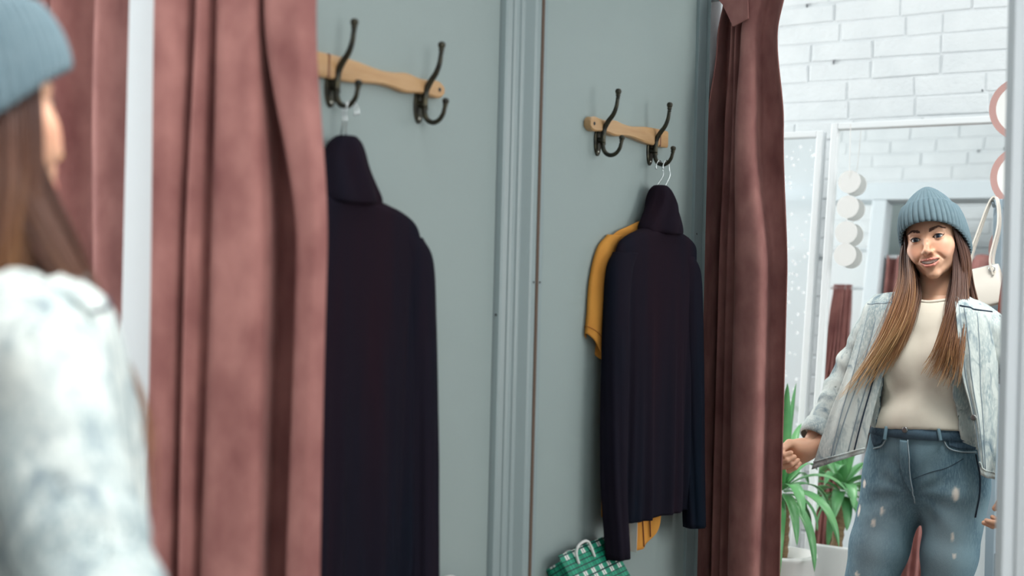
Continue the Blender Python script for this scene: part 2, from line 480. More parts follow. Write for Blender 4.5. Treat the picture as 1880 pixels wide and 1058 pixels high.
def coat_hook(y):
    h = empty('hook', (0, y+0.45, 1.7215-1.752)); h.parent = rack
    up_pts = spline([(.0155, 0, -.010), (.0160, 0, .009), (.0185, 0, .024), (.0285, 0, .040), (.041, 0, .055), (.0485, 0, .073), (.0515, 0, .092)], 22)
    up_r = list(np.interp(np.linspace(0, 1, 22), [0, .25, .45, 1], [.0062, .0064, .0058, .0042]))
    MB().tube([(x, 0, z) for x, _, z in up_pts], up_r, 14).build('upper_arm', M_IRON, h, True)
    lo_pts = spline([(.0155, 0, -.008), (.0165, 0, -.020), (.0215, 0, -.030), (.030, 0, -.0358), (.040, 0, -.0372), (.051, 0, -.0325), (.0595, 0, -.022), (.0628, 0, -.0105)], 24)
    lo_r = list(np.interp(np.linspace(0, 1, 24), [0, .5, 1], [.0053, .0048, .0040]))
    MB().tube([(x, 0, z) for x, _, z in lo_pts], lo_r, 14).build('lower_arm', M_IRON, h, True)
    knob = [(.0036, 0), (.0052, .0012), (.0038, .0032), (.0046, .0052), (.0060, .0072), (.0046, .0092), (.0058, .0112), (.0072, .0150), (.0070, .0186), (.0050, .0216), (.0015, .0228)]
    MB().lathe(knob, (.0515, 0, .0895), (0.05, 0, 1), 18).build('knob', M_IRON, h, True)
    MB().lathe([(r*0.92, z*0.86) for r, z in knob], (.0628, 0, -.0125), (0.12, 0, 1), 18).build('knob', M_IRON, h, True)
    pl = MB()
    po = [(0.0150*math.cos(a), 0.034*math.sin(a)*(1.0)) for a in np.linspace(0, 2*math.pi, 28, endpoint=False)]
    pl.add([(0.0004, a, b-0.004) for a, b in po]+[(0.0030, a, b-0.004) for a, b in po]+[(0.0046, a*0.78, b*0.9-0.004) for a, b in po],
           [tuple(range(28))]+[(i, (i+1) % 28, (i+1) % 28+28, i+28) for i in range(28)]+[(i+28, (i+1) % 28+28, (i+1) % 28+56, i+56) for i in range(28)]+[tuple(range(56, 84))])
    pl.lathe([(.0068, 0), (.0060, .006), (.0056, .011)], (0.004, 0, -0.002), (1, 0, 0), 16)
    for rz in (-.010, .010): pl.lathe([(.0054, -.002), (.0069, -.001), (.0069, .001), (.0054, .002)], (.0157, 0, rz-.001), (0, 0, 1), 16)
    auto_smooth(pl.build('plate', M_IRON, h), 40)
    MB().lathe([(.0030, 0), (.0027, .0012), (.0006, .0017)], (0.0040, 0, -0.0285), (1, 0, 0), 12).build('screw', mat('bright_screw', rgb(205, 205, 195), 0.25, 0.9), h, True)
coat_hook(-0.330)
coat_hook(-0.578)

# ================================================================ curtains
M_VELVET = mat('dusty_pink_velvet', rgb(176, 126, 120), 0.85, spec=0.12, sheen=0.3, sheen_tint=rgb(232, 196, 192), noise=(17, rgb(134, 88, 86), 0.45, 10, (1, 1, 0.6)), bump=(420, 0.12, 0.0015, (1, 1, 1)))
def cloth_sheet(name, levels, nu, nv, material, parent, thick=0.003, wob=0.002, seed=1):
    """levels: list of (z, [(x, y) ...]) plan curves with equal point counts, from top to bottom"""
    zs = np.array([l[0] for l in levels]); C = np.stack([spline(l[1], nu) for l in levels])       # L,nu,2
    zz = np.linspace(zs[0], zs[-1], nv)
    V = np.zeros((nv, nu, 3))
    Z = np.interp(zz, zs[::-1], np.arange(len(zs))[::-1])
    i = np.clip(Z.astype(int), 0, len(zs)-2); f = Z-i; f = f*f*(3-2*f)
    V[..., :2] = C[i]*(1-f)[:, None, None]+C[i+1]*f[:, None, None]
    V[..., 2] = zz[:, None]
    r = np.random.default_rng(seed)
    u = np.linspace(0, 1, nu)[None, :]; v = np.linspace(0, 1, nv)[:, None]
    d = np.zeros((nv, nu))
    for k in range(7):
        d += np.sin(2*math.pi*(u*r.uniform(1.5, 6)+v*r.uniform(-2.2, 2.2))+r.uniform(0, 6.3))*wob/2.2
    V[..., 1] += d; V[..., 0] += 0.5*np.roll(d, 7, 1)
    o = mesh_np(name, V.reshape(-1, 3), grid_faces(nu, nv), material, parent)
    md = o.modifiers.new('thickness', 'SOLIDIFY'); md.thickness = thick; md.offset = 0
    return o
mid = [(0.0085, -.866), (0.0075, -.968), (0.026, -.964), (0.031, -.915), (0.054, -.945), (0.059, -.905), (0.088, -.930), (0.128, -.915), (0.152, -.900), (0.150, -.875), (0.124, -.818), (0.150, -.798), (0.196, -.806), (0.200, -.868), (0.232, -.872), (0.246, -.848)]
t18 = [(0.0085, -.866), (0.0085, -.970), (0.030, -.966), (0.036, -.920), (0.060, -.945), (0.064, -.905), (0.088, -.928), (0.118, -.915), (0.134, -.905), (0.132, -.880), (0.112, -.826), (0.130, -.808), (0.156, -.826), (0.152, -.898), (0.198, -.888), (0.222, -.862)]
t20 = [(0.022, -.890), (0.020, -.952), (0.048, -.935), (0.060, -.890), (0.075, -.912), (0.080, -.872), (0.098, -.905), (0.118, -.900), (0.126, -.890), (0.122, -.868), (0.110, -.846), (0.125, -.838), (0.145, -.850), (0.150, -.890), (0.182, -.884), (0.200, -.862)]
t21 = [(0.036, -.900), (0.032, -.945), (0.056, -.925), (0.070, -.878), (0.086, -.905), (0.092, -.866), (0.108, -.900), (0.128, -.895), (0.140, -.888), (0.140, -.862), (0.130, -.846), (0.144, -.838), (0.162, -.850), (0.170, -.888), (0.200, -.880), (0.222, -.862)]
low = [(x+(0.004*math.sin(i) if i > 2 else 0), y) for i, (x, y) in enumerate(mid)]
low = [(x-(0.004 if 2 < i < 7 else 0)+(0.004 if 9 < i < 12 else 0)-(0.012 if i in (10, 11) else 0), y) for i, (x, y) in enumerate(low)]
cur = empty('curtain', (0.12, -0.89, 0.0), 'dusty pink velvet curtain gathered beside the white post, half covering the dark sweater', 'curtain')
c_ = cloth_sheet('fabric', [(2.165, t21), (2.03, t20), (1.80, t18), (1.42, mid), (0.70, mid), (0.03, low)], 260, 150, M_VELVET, cur)
c_.location = (-0.12, 0.89, 0)
# the top hem, folded over on the booth side
q = [seen(1312, -8, -0.835), seen(1372, -8, -0.832), seen(1373, 33, -0.828), seen(1345, 48, -0.826), seen(1326, 8, -0.830)]
hv = [tuple(np.array(p)-np.array((0.12, -0.89, 0))) for p in q]
hm = MB(); hm.add(hv, [(0, 1, 2, 3, 4)])
ho = hm.build('folded_hem', M_VELVET, cur); md = ho.modifiers.new('thickness', 'SOLIDIFY'); md.thickness = 0.006
rod = empty('curtain_rod', (0.4, -0.885, 2.145), 'white rod under the header beam carrying the booth curtain', 'curtain rod')
MB().tube([(-0.395, 0, 0), (1.10, 0, 0)], 0.011, 16).build('pole', M_WHITE, rod, True)
MB().lathe([(0.02, -0.004), (0.02, 0.004)], (1.10, 0, 0), (1, 0, 0), 16).build('end_cap', M_WHITE, rod, True)
nb = []
r = random.Random(5)
xs = np.linspace(-0.60, -0.082, 23)
nbm = [(x, -.905+(0.030 if i % 2 else -0.020)*(0.6+0.5*math.sin(i*1.7))) for i, x in enumerate(xs)]
nbm[-5:] = [(-0.178, -.925), (-0.152, -.942), (-0.120, -.930), (-0.098, -.905), (-0.080, -.898)]
nbm[-9:-5] = [(-0.30, -.93), (-0.268, -.90), (-0.236, -.885), (-0.205, -.900)]
cur2 = empty('curtain', (-0.34, -0.9, 0.0), 'dusty pink velvet curtain drawn across the neighbouring booth left of the white post', 'curtain')
c2 = cloth_sheet('fabric', [(1.905, nbm), (1.4, nbm), (0.03, [(x*1.01, y) for x, y in nbm])], 220, 60, M_VELVET, cur2, seed=4, wob=0.004)
c2.location = (0.34, 0.9, 0)
rod2 = empty('curtain_rod', (-0.345, -0.905, 1.90), 'white rod holding up the curtain of the neighbouring booth', 'curtain rod')
MB().tube([(-0.268, 0, 0), (0.268, 0, 0)], 0.009, 14).build('pole', M_WHITE, rod2, True)
MB().lathe([(0.016, -0.003), (0.016, 0.003)], (0.265, 0, 0), (1, 0, 0), 16).build('end_cap', M_WHITE, rod2, True)

# ================================================================ clothes hanging on the rack
M_KNIT = mat('dark_plum_knit', rgb(38, 25, 34), 0.9, spec=0.06, sheen=0.03, sheen_tint=rgb(120, 70, 80), noise=(9, rgb(15, 26, 38), 0.42, 3, (1, 1, 0.12)), bump=(500, 0.25, 0.0012, (1, 1, 0.35)))  # navy streaks put the knit's shaded tone into its colour
M_MUSTARD = mat('mustard_cotton', rgb(212, 150, 70), 0.85, spec=0.15, noise=(8, rgb(196, 130, 58), 0.6, 4, (1, 1, 1)), bump=(90, 0.12, 0.003, (1, 1, 1)))
M_STITCH = mat('dark_seam_thread', rgb(88, 34, 34), 0.9)
M_CHROME = mat('bright_wire', rgb(215, 220, 222), 0.2, 1.0)
M_TAGW = mat('white_label', rgb(232, 232, 230), 0.7)

def rings_mesh(rings, n, frame, amp=None, seed=0, cap=False):
    """loft of ellipse-like rings: (z, cx, cy, a, b [, power]); frame=(origin, dirA, dirB) places a and b in the room"""
    o, A, B = [np.array(v, float) for v in frame]
    V = []
    th = np.linspace(0, 2*math.pi, n, endpoint=False)
    for k, rg in enumerate(rings):
        z, cx, cy, a, b = rg[:5]; p = rg[5] if len(rg) > 5 else 2.0
        c, s_ = np.cos(th), np.sin(th)
        ca = np.sign(c)*np.abs(c)**(2/p); sb = np.sign(s_)*np.abs(s_)**(2/p)
        x = cx+a*ca; y = cy+b*sb
        if amp is not None:
            f = amp(th, z); y = y+f*np.sign(sb)*np.abs(sb)**0.5; x = x+0.3*f*ca
        V.append(o[None]+x[:, None]*A[None]+y[:, None]*B[None]+np.array([0, 0, z])[None])
    V = np.concatenate(V)
    F = [tuple(f) for f in grid_faces(n, len(rings), True)]
    if cap:
        F += [tuple(range(n-1, -1, -1)), tuple((len(rings)-1)*n+i for i in range(n))]
    return V, F
def dense(rings, n):
    k = max(len(r) for r in rings)
    R = [tuple(r)+((2.0,) if len(r) == 5 and k == 6 else ()) for r in rings]
    return [tuple(x) for x in spline(R, n)]

HY = -0.578                        # the hook that carries both hangers
hd = np.array((-0.02, 0.9998, 0)); hn = np.array((0.9998, 0.02, 0))       # along the hanger, and out from the wall
# --- sweater
so = np.array((0.036, HY+0.000, 0.0))
sw = empty('sweater', tuple(so), 'dark plum turtleneck sweater on a hanger under the curtain-side hook of the coat rack', 'sweater')
fr_ = ((0, 0, 0), hd, hn)
def folds(th, z):
    k = np.clip((1.42-z)/0.5, 0, 1)
    return k*(0.0060*np.sin(9*th+1.0+2.0*z)+0.0045*np.sin(17*th+2.0+1.3*z)+0.003*np.sin(29*th))
body = dense([(1.552, 0, 0, .050, .040, 2), (1.530, .005, .002, .080, .026, 2.2), (1.512, .012, .006, .138, .024, 2.4), (1.494, .016, .006, .176, .023, 2.5), (1.470, .022, .006, .188, .023, 2.6), (1.43, .026, .006, .190, .023, 2.6), (1.32, .026, .006, .188, .023, 2.5),
              (1.15, .028, .007, .184, .024, 2.5), (1.0, .028, .008, .184, .024, 2.5), (.90, .028, .008, .184, .024, 2.5), (.845, .028, .008, .182, .023, 2.5)], 80)
V, F = rings_mesh(body, 200, fr_, folds)
b_ = mesh_np('body', V, F, M_KNIT, sw); md = b_.modifiers.new('thickness', 'SOLIDIFY'); md.thickness = 0.004
for sgn, zc in ((1, 0.775), (-1, 0.800)):
    V = []
    off = .020 if sgn > 0 else .046
    P = spline([(.150*sgn+off, 0.006, 1.468), (.182*sgn+off, 0.008, 1.425), (.194*sgn+off, 0.010, 1.32), (.200*sgn+off, .014, 1.15), (.204*sgn+off, .020, .95), (.198*sgn+off, .032, zc)], 60)
    rads = spline([(.046, .022), (.044, .024), (.040, .026), (.037, .027), (.033, .027), (.031, .026)], 60)
    th = np.linspace(0, 2*math.pi, 60, endpoint=False)
    W = []
    for i in range(60):
        k = np.clip((1.35-P[i, 2])/0.3, 0, 1)
        rr = 1+k*(0.07*np.sin(5*th+1.5*sgn+3*P[i, 2])+0.04*np.sin(9*th+7*P[i, 2]))
        x = P[i, 0]+rads[i, 0]*np.cos(th)*rr; y = P[i, 1]+rads[i, 1]*np.sin(th)*rr
        W.append(x[:, None]*hd+y[:, None]*hn+np.array((0, 0, P[i, 2])))
    o = mesh_np('sleeve', np.concatenate(W), grid_faces(60, 60, True)+[tuple(range(59, -1, -1))], M_KNIT, sw)
    md = o.modifiers.new('thickness', 'SOLIDIFY'); md.thickness = 0.004
col = dense([(1.516, .006, .004, .056, .030), (1.520, .008, .006, .078, .036), (1.532, .008, .006, .082, .037), (1.555, .004, .005, .070, .036), (1.585, .0, .003, .052, .033), (1.610, .002, .001, .038, .029), (1.625, .004, 0, .029, .023), (1.634, .006, 0, .016, .014), (1.629, .006, 0, .011, .010), (1.59, -.004, 0, .026, .020), (1.55, 0, 0, .034, .025)], 70)
def slump(th, z):
    return np.clip((1.64-z)/.05, .2, 1)*(0.005*np.sin(3*th+14*z)+0.003*np.sin(7*th-30*z))
V, F = rings_mesh(col, 110, fr_, slump)
mesh_np('collar', V, F, M_KNIT, sw)
# --- mustard shirt behind it
to = np.array((0.0115, HY+0.006, 0.0))
ts = empty('shirt', tuple(to), 'mustard yellow shirt hanging behind the dark sweater, short sleeve and rounded tail showing', 'shirt')
def tfold(th, z): return np.clip((1.4-z)/0.5, 0, 1)*(0.0012*np.sin(7*th+z*3)+0.0008*np.sin(13*th))
body = dense([(1.545, 0, 0, .060, .006, 2), (1.530, 0, 0, .110, .007, 2.3), (1.515, 0, 0, .160, .007, 2.4), (1.49, .014, 0, .178, .007, 2.5), (1.44, .018, 0, .182, .007, 2.5), (1.25, .018, 0, .184, .007, 2.4), (1.0, .018, 0, .182, .007, 2.4), (.86, .018, 0, .176, .007, 2.4)], 50)
V, F = rings_mesh(body, 140, fr_, tfold)
b_ = mesh_np('body', V, F, M_MUSTARD, ts); md = b_.modifiers.new('thickness', 'SOLIDIFY'); md.thickness = 0.002
for sgn in (1, -1):
    k_ = 1.0 if sgn > 0 else 0.80
    P = spline([(.165*sgn*k_, 0, 1.508), (.200*sgn*k_, 0.0, 1.474), (.226*sgn*k_, .001, 1.405), (.240*sgn*k_, .002, 1.32), (.250*sgn*k_, .003, 1.252)], 40)
    rads = spline([(.030, .011), (.040, .012), (.043, .013), (.038, .0135), (.034, .0135)], 40)
    th = np.linspace(0, 2*math.pi, 48, endpoint=False); W = []
    for i in range(40):
        slant = 0.030*max(0, (i-28)/11.0)
        x = P[i, 0]+rads[i, 0]*np.cos(th); y = P[i, 1]+rads[i, 1]*np.sin(th)*(1+0.1*np.sin(4*th+i*0.1))
        zz_ = P[i, 2]+slant*np.cos(th)*sgn
        W.append(x[:, None]*hd+y[:, None]*hn+np.stack([0*zz_, 0*zz_, zz_], 1))
    o = mesh_np('sleeve', np.concatenate(W), grid_faces(48, 40, True), M_MUSTARD, ts)
    md = o.modifiers.new('thickness', 'SOLIDIFY'); md.thickness = 0.002
    pts = [tuple(W[-5][k]+(0.0012*(W[-5][k]-W[-5].mean(0))/np.linalg.norm(W[-5][k]-W[-5].mean(0)))) for k in range(48)]
    MB().tube(pts+[pts[0]], 0.0012, 5, False).build('hem_stitch', mat('mustard_thread', rgb(176, 112, 48), 0.9), o, True)
# rounded shirt tail
tail = []
for i, u in enumerate(np.linspace(-1, 1, 40)):
    zb = 0.86-0.090*(1-((1-u)/2)**4.5)
    for v in np.linspace(0, 1, 16):
        z = 0.875*(1-v)+zb*v
        x = 0.085*u+0.036; y = 0.014+0.005*math.sin(7*u)+0.012*v
        tail.append(x*hd+y*hn+np.array((0, 0, z)))
o = mesh_np('shirt_tail', tail, grid_faces(16, 40), M_MUSTARD, ts); md = o.modifiers.new('thickness', 'SOLIDIFY'); md.thickness = 0.002
for u in (0.10, -0.42):
    pts = []
    for v in np.linspace(0, 0.96, 12):
        zb = 0.86-0.090*(1-((1-u)/2)**4.5); z = 0.875*(1-v)+zb*v
        uu = u+0.08*v
        pts.append(tuple((0.085*uu+0.036)*hd+(0.0165+0.005*math.sin(7*uu)+0.012*v)*hn+np.array((0, 0, z))))
    MB().tube(pts, 0.0013, 6).build('seam', M_STITCH, o, True)
MB().box((-0.012, 0.0, -0.078), (0.012, 0.0008, 0.0)).build('label_tag', M_TAGW, ts).location = tuple(0.112*hd+0.036*hn+np.array((0, 0, 0.852)))

# --- the two hangers
def hanger(off, dy, label, zc, half):
    h = empty('clothes_hanger', (0.0405+off, HY+dy, 1.6895), label, 'clothes hanger')
    n = np.array((off*0.0+0.0, 0, 0))
    # hook: over the lower arm of the coat hook (its bore is the origin), then a bent stem down to the bar
    pts = []
    for a in np.linspace(-2.5, 0.25, 16):
        pts.append((0.004*math.sin(a*0.3), -0.0165*math.sin(a)*1.0-0.0005, -0.0075+0.0140*math.cos(a)))
    pts = [(p[0], p[1], p[2]) for p in pts]
    tgt = np.array((so if off > 0 else to))-np.array((0.0405+off, HY+dy, 0))
    stem = [(0.002, -0.017, -0.030), (tgt[0]*0.35, -0.010, -0.052), (tgt[0]*0.8, 0.002, -0.075), (tgt[0]*0.95, 0.001, -0.11), (tgt[0], 0, -0.135)]
    arc = [(0, 0.0158, -0.016), (0, 0.0160, -0.011), (0, 0.0125, -0.004), (0, 0.0, 0.0045), (0, -0.012, -0.002), (0, -0.0168, -0.016)]
    P = spline(arc+stem, 50)
    MB().tube([tuple(p) for p in P], 0.0013, 8).build('wire_hook', M_CHROME, h, True)
    MB().sphere(tuple(P[0]), 0.0026).build('wire_tip', M_CHROME, h, True)
    c = np.array((tgt[0], tgt[1], zc-1.6895))
    B = spline([tuple(c+hd*(-half)+np.array((0, 0, -0.060))), tuple(c+hd*(-half*0.5)+np.array((0, 0, -0.022))), tuple(c+np.array((0, 0, 0.0))), tuple(c+hd*(half*0.5)+np.array((0, 0, -0.022))), tuple(c+hd*half+np.array((0, 0, -0.060)))], 30)
    MB().tube([tuple(p) for p in B], [0.007]*30, 10).build('shoulder_bar', M_WOOD, h, True)
    return h
hanger(0.008, 0.004, 'wire hook of the hanger holding the dark sweater, outer of the two', 1.548, 0.155)
hanger(-0.006, 0.012, 'wire hook of the hanger holding the mustard shirt, nearer the wall', 1.540, 0.165)

# --- plaid paper bag leaning against the wall on a stool
def nmath(nt, op, a, b=None):
    n = nt.nodes.new('ShaderNodeMath'); n.operation = op
    for i, v in enumerate((a, b)):
        if v is None: continue
        if isinstance(v, (int, float)): n.inputs[i].default_value = v
        else: nt.links.new(v, n.inputs[i])
    return n.outputs[0]
def plaid_material():
    M = bpy.data.materials.new('green_plaid_paper'); M.use_nodes = True
    nt = M.node_tree; p = nt.nodes['Principled BSDF']; p.inputs['Roughness'].default_value = 0.5
    tc = nt.nodes.new('ShaderNodeTexCoord'); sp = nt.nodes.new('ShaderNodeSeparateXYZ'); nt.links.new(tc.outputs['Object'], sp.inputs[0])
    hx = nmath(nt, 'ADD', sp.outputs['Y'], nmath(nt, 'MULTIPLY', sp.outputs['X'], 1.0)); vz = sp.outputs['Z']
    def pulse(c, period, lo, hi):
        f = nmath(nt, 'FRACT', nmath(nt, 'ADD', nmath(nt, 'DIVIDE', c, period), 20.0))
        return nmath(nt, 'MULTIPLY', nmath(nt, 'GREATER_THAN', f, lo), nmath(nt, 'LESS_THAN', f, hi))
    P = 0.036; PV = 0.062
    vz = nmath(nt, 'ADD', vz, 0.45*PV)
    colw = nmath(nt, 'MAXIMUM', pulse(hx, P, 0.08, 0.26), pulse(hx, P, 0.32, 0.50))
    roww = nmath(nt, 'MAXIMUM', pulse(vz, PV, 0.03, 0.20), pulse(vz, PV, 0.26, 0.43))
    white = nmath(nt, 'MULTIPLY', colw, roww)
    dark = nmath(nt, 'MAXIMUM', nmath(nt, 'MAXIMUM', pulse(vz, PV, 0.205, 0.255), nmath(nt, 'MAXIMUM', nmath(nt, 'MAXIMUM', pulse(vz, PV, 0.435, 0.475), pulse(vz, PV, 0.82, 0.86)), pulse(vz, PV, 0.63, 0.67))),
                 nmath(nt, 'MAXIMUM', nmath(nt, 'MAXIMUM', pulse(vz, PV, 0.0, 0.028), pulse(hx, P, 0.27, 0.31)), nmath(nt, 'MAXIMUM', pulse(hx, P, 0.66, 0.70), pulse(hx, P, 0.86, 0.90))))
    half = nmath(nt, 'MULTIPLY', nmath(nt, 'MAXIMUM', colw, roww), 0.28)
    def mix(f, a, b):
        n = nt.nodes.new('ShaderNodeMix'); n.data_type = 'RGBA'; nt.links.new(f, n.inputs['Factor'])
        for k, v in (('A', a), ('B', b)):
            if isinstance(v, tuple): n.inputs[k].default_value = v
            else: nt.links.new(v, n.inputs[k])
        return n.outputs['Result']
    c = mix(half, rgb(0, 142, 108), rgb(70, 190, 160))
    c = mix(dark, c, rgb(16, 44, 52))
    c = mix(white, c, rgb(232, 228, 226))
    nt.links.new(c, p.inputs['Base Color'])
    return M
def seen_s(px, py, s_):
    a, b = px-940.0, py-529.0
    X = a+b*ROLL; Y = b-a*ROLL; k = X/FPX
    tt = (k*(Z0-s_*UX)-s_*UZ)/(UX-k*UZ)
    return np.array((s_, -tt, CAM_H-Y/FPX*(Z0+tt*UZ-s_*UX)))
A_ = seen_s(1046, 1008, 0.045); B_ = seen_s(1138, 968, 0.040)
M_PLAID = plaid_material()
lean = math.radians(33)
wid = float(np.linalg.norm((B_-A_)[1:])); BH, BD = 0.30, 0.045
zt = float(0.5*(A_[2]+B_[2]))
bag = empty('gift_bag', (0.030+BH*math.sin(lean), float(A_[1]), zt-0.022-BH*math.cos(lean)), 'green plaid paper gift bag with white cord handles leaning on the booth wall', 'bag')
bag.rotation_euler = (math.atan2(float(B_[2]-A_[2]), -float(B_[1]-A_[1]))*-1.0, -lean, 0.0)
bb = MB()
W_ = wid; t_ = 0.0012
bb.box((0, -W_, 0), (t_, 0, BH)).box((-BD, -W_, 0), (-BD+t_, 0, BH)).box((-BD, -W_, 0), (t_, 0, 0.002))
for y in (0, -W_+t_):
    bb.box((-BD, y-t_, 0), (t_, y, BH*0.96))
bb.build('bag_body', M_PLAID, bag)
for x in (0.0025, -BD-0.001):
    pts = spline([(x, -W_*0.24, BH-0.034), (x+.005, -W_*0.25, BH-0.012), (x+.012, -W_*0.30, BH+0.001), (x+.016, -W_*0.40, BH+0.005), (x+.012, -W_*0.50, BH+0.001), (x+.005, -W_*0.55, BH-0.012), (x, -W_*0.56, BH-0.034)], 40)
    MB().tube([tuple(p) for p in pts], 0.0032, 8).build('cord_handle', mat('white_cord', rgb(225, 224, 222), 0.7, bump=(300, 0.3, 0.001, (1, 1, 1))), bag, True)
st = empty('stool', (0.22, float(A_[1])-wid*0.5, 0), 'low round wooden stool under the plaid bag', 'stool')
zs = bag.location.z-0.027
MB().lathe([(0.0, zs-0.03), (0.165, zs-0.03), (0.17, zs-0.02), (0.17, zs-0.006), (0.16, zs), (0.0, zs)], (0, 0, 0), (0, 0, 1), 36, False).build('seat', M_WOOD, st)
for k in range(4):
    a = math.pi/4+k*math.pi/2
    MB().tube([(0.10*math.cos(a), 0.10*math.sin(a), zs-0.02), (0.14*math.cos(a), 0.14*math.sin(a), 0.0)], [0.014, 0.011], 12).build('leg', M_WOOD, st, True)

# ================================================================ the woman in front of the mirror
M_SKIN = mat('skin', rgb(216, 170, 140), 0.45, spec=0.35, sss=0.12, noise=(26, rgb(216, 166, 140), 0.6, 3, (1, 1, 1)))
def skin_with_lips():
    nt = M_SKIN.node_tree; p = nt.nodes['Principled BSDF']
    base = p.inputs['Base Color'].links[0].from_socket
    for k, (nm, col) in enumerate((('blush', rgb(222, 150, 126)), ('lip', rgb(206, 134, 120)))):
        at = nt.nodes.new('ShaderNodeAttribute'); at.attribute_name = nm
        mx = nt.nodes.new('ShaderNodeMix'); mx.data_type = 'RGBA'
        nt.links.new(at.outputs['Fac'], mx.inputs['Factor']); nt.links.new(base, mx.inputs['A']); mx.inputs['B'].default_value = col
        base = mx.outputs['Result']
    nt.links.new(base, p.inputs['Base Color'])
skin_with_lips()

DT = 0.018
_seen0 = seen
def seen(px, py, t): return _seen0(px, py, t+DT)
BC = np.array((0.3915, -1.580+DT, 0.0))                    # where she stands
def LB(x, y, z): return BC+np.array((x, y, z))
# head: origin between the eyes' centres; +y is where the face looks, +x her right
yaw, tilt, nod = math.radians(3), math.radians(11), math.radians(-1)
Ry = np.array([[math.cos(yaw), math.sin(yaw), 0], [-math.sin(yaw), math.cos(yaw), 0], [0, 0, 1]])       # turn towards +x
Rt = np.array([[math.cos(tilt), 0, -math.sin(tilt)], [0, 1, 0], [math.sin(tilt), 0, math.cos(tilt)]])   # top of the head leans to -x
Rn = np.array([[1, 0, 0], [0, math.cos(nod), -math.sin(nod)], [0, math.sin(nod), math.cos(nod)]])
HR = Ry @ Rt @ Rn
eye_mid = seen(1700, 437.5, -1.495)
HO = eye_mid-HR @ np.array((0, 0.078, 0))
def HW(p): return np.asarray(p) @ HR.T+HO
def HL(p): return (np.asarray(p)-HO) @ HR
EX, EY, ER = 0.0315, 0.0635, 0.0122
def d_lips(P):
    ax = np.stack([np.abs(P[:, 0]), P[:, 1], P[:, 2]], 1).astype(P.dtype)
    ul = f_chain(ax, [(0, .0905, -.0618), (.0055, .0910, -.0602), (.013, .0875, -.0606), (.023, .0790, -.0590), (.0305, .0715, -.0555)], [.0030, .0033, .0030, .0022, .0012], .003)
    ll = f_chain(ax, [(0, .0895, -.0778), (.010, .0872, -.0766), (.021, .0790, -.0700), (.0305, .0715, -.0560)], [.0046, .0043, .0028, .0012], .003)
    return np.minimum(ul, ll)
def head_field(P):
    ax = np.stack([np.abs(P[:, 0]), P[:, 1], P[:, 2]], 1).astype(P.dtype)
    d = f_ell(P, (0, -.018, .030), (.0740, .0930, .0800))
    d = smin(d, f_ell(P, (0, .022, -.028), (.0580, .0580, .0760)), .03)
    d = smin(d, f_cone(ax, (.044, .002, -.056), (.0060, .0640, -.0990), .0175, .0140), .026)
    d = smin(d, f_ell(P, (0, .0690, -.1010), (.0120, .0115, .0110)), .014)
    d = smin(d, f_ell(ax, (.0420, .0500, -.0280), (.0220, .0205, .0190)), .022)          # cheekbones
    d = smin(d, f_ell(ax, (.0310, .0600, -.0480), (.0200, .0180, .0180)), .020)          # cheeks lifted by the smile
    d = smin(d, f_cone(ax, (.008, .0700, .0150), (.040, .0610, .0185), .0090, .0085), .018)
    d = smin(d, f_ell(P, (0, .0710, -.0690), (.0270, .0140, .0200)), .016)               # muzzle under the lips
    # eye sockets
    d = smax(d, -f_ell(ax, (EX, .0900, -.0005), (.0190, .0170, .0105)), .012)
    # nose
    n = f_chain(P, [(0, .0730, .0080), (0, .0850, -.0150), (0, .0965, -.0345)], [.0062, .0066, .0088], .006)
    n = smin(n, f_ell(P, (0, .0990, -.0375), (.0092, .0080, .0078)), .006)
    n = smin(n, f_ell(ax, (.0112, .0880, -.0405), (.0062, .0092, .0068)), .006)
    d = smin(d, n, .009)
    d = smax(d, -f_ell(ax, (.0058, .0925, -.0470), (.0036, .0050, .0034)), .002)
    # lids round the eyeballs, opened to an almond
    lid = f_sphere(ax, (EX, EY, 0), ER+.0021)
    d = smin(d, lid, .0035)
    u = (ax[:, 0]-EX)
    slope = 0.10*u
    top = .0066*(1-np.clip(np.abs(u+.001)/.0158, 0, 1)**2.0)+slope
    bot = -.0050*(1-np.clip(np.abs(u-.001)/.0158, 0, 1)**2.2)+slope
    zz = ax[:, 2]
    ap = np.maximum(np.maximum(zz-top, bot-zz)*0.8, np.maximum(np.abs(u)-.0156, (EY-.002)-ax[:, 1]))
    d = np.maximum(d, -np.maximum(ap, f_sphere(ax, (EX, EY, 0), ER+.0062)))
    # lips, parted over the teeth
    d = smin(d, d_lips(P), .003)
    zc = -.0690+9.5*ax[:, 0]**2
    mo = np.maximum(np.maximum(np.abs(zz-zc)-.0056*(1-np.clip(ax[:, 0]/.0275, 0, 1)**2.4), ax[:, 0]-.0275), .0650-ax[:, 1])
    d = smax(d, -mo, .0012)
    # smile lines and the groove under the lower lip
    d = smax(d, -(f_chain(ax, [(.0190, .0850, -.0440), (.0300, .0775, -.0530), (.0360, .0705, -.0620)], [.0004, .0008, .0004])), .009)
    # ears
    e = np.maximum(f_ell(ax, (.0735, -.012, -.012), (.0080, .0185, .0300)), -f_ell(ax, (.0810, -.009, -.010), (.0050, .0110, .0200)))
    d = smin(d, e, .004)
    # neck
    nb_ = HL(np.array([LB(0.0, -0.012, 1.345)]))[0]
    d = smin(d, f_cone(P, (0, -.022, -.070), nb_, .0490, .0560), .022)
    return d
lo = np.array((-.10, -.13, -.245)); hi = np.array((.10, .125, .13))
Vh, Fh = surface(head_field, lo, hi, 0.0017)
zc_ = Vh @ HR.T+HO
lipw = np.clip(1.0-d_lips(Vh.astype(np.float32))/.0013, 0, 1)*(Vh[:, 1] > .066)
bl = np.exp(-(((np.abs(Vh[:, 0])-.045)/.020)**2+((Vh[:, 2]+.034)/.016)**2))*(Vh[:, 1] > 0)*0.55
head_part = (zc_, Fh)

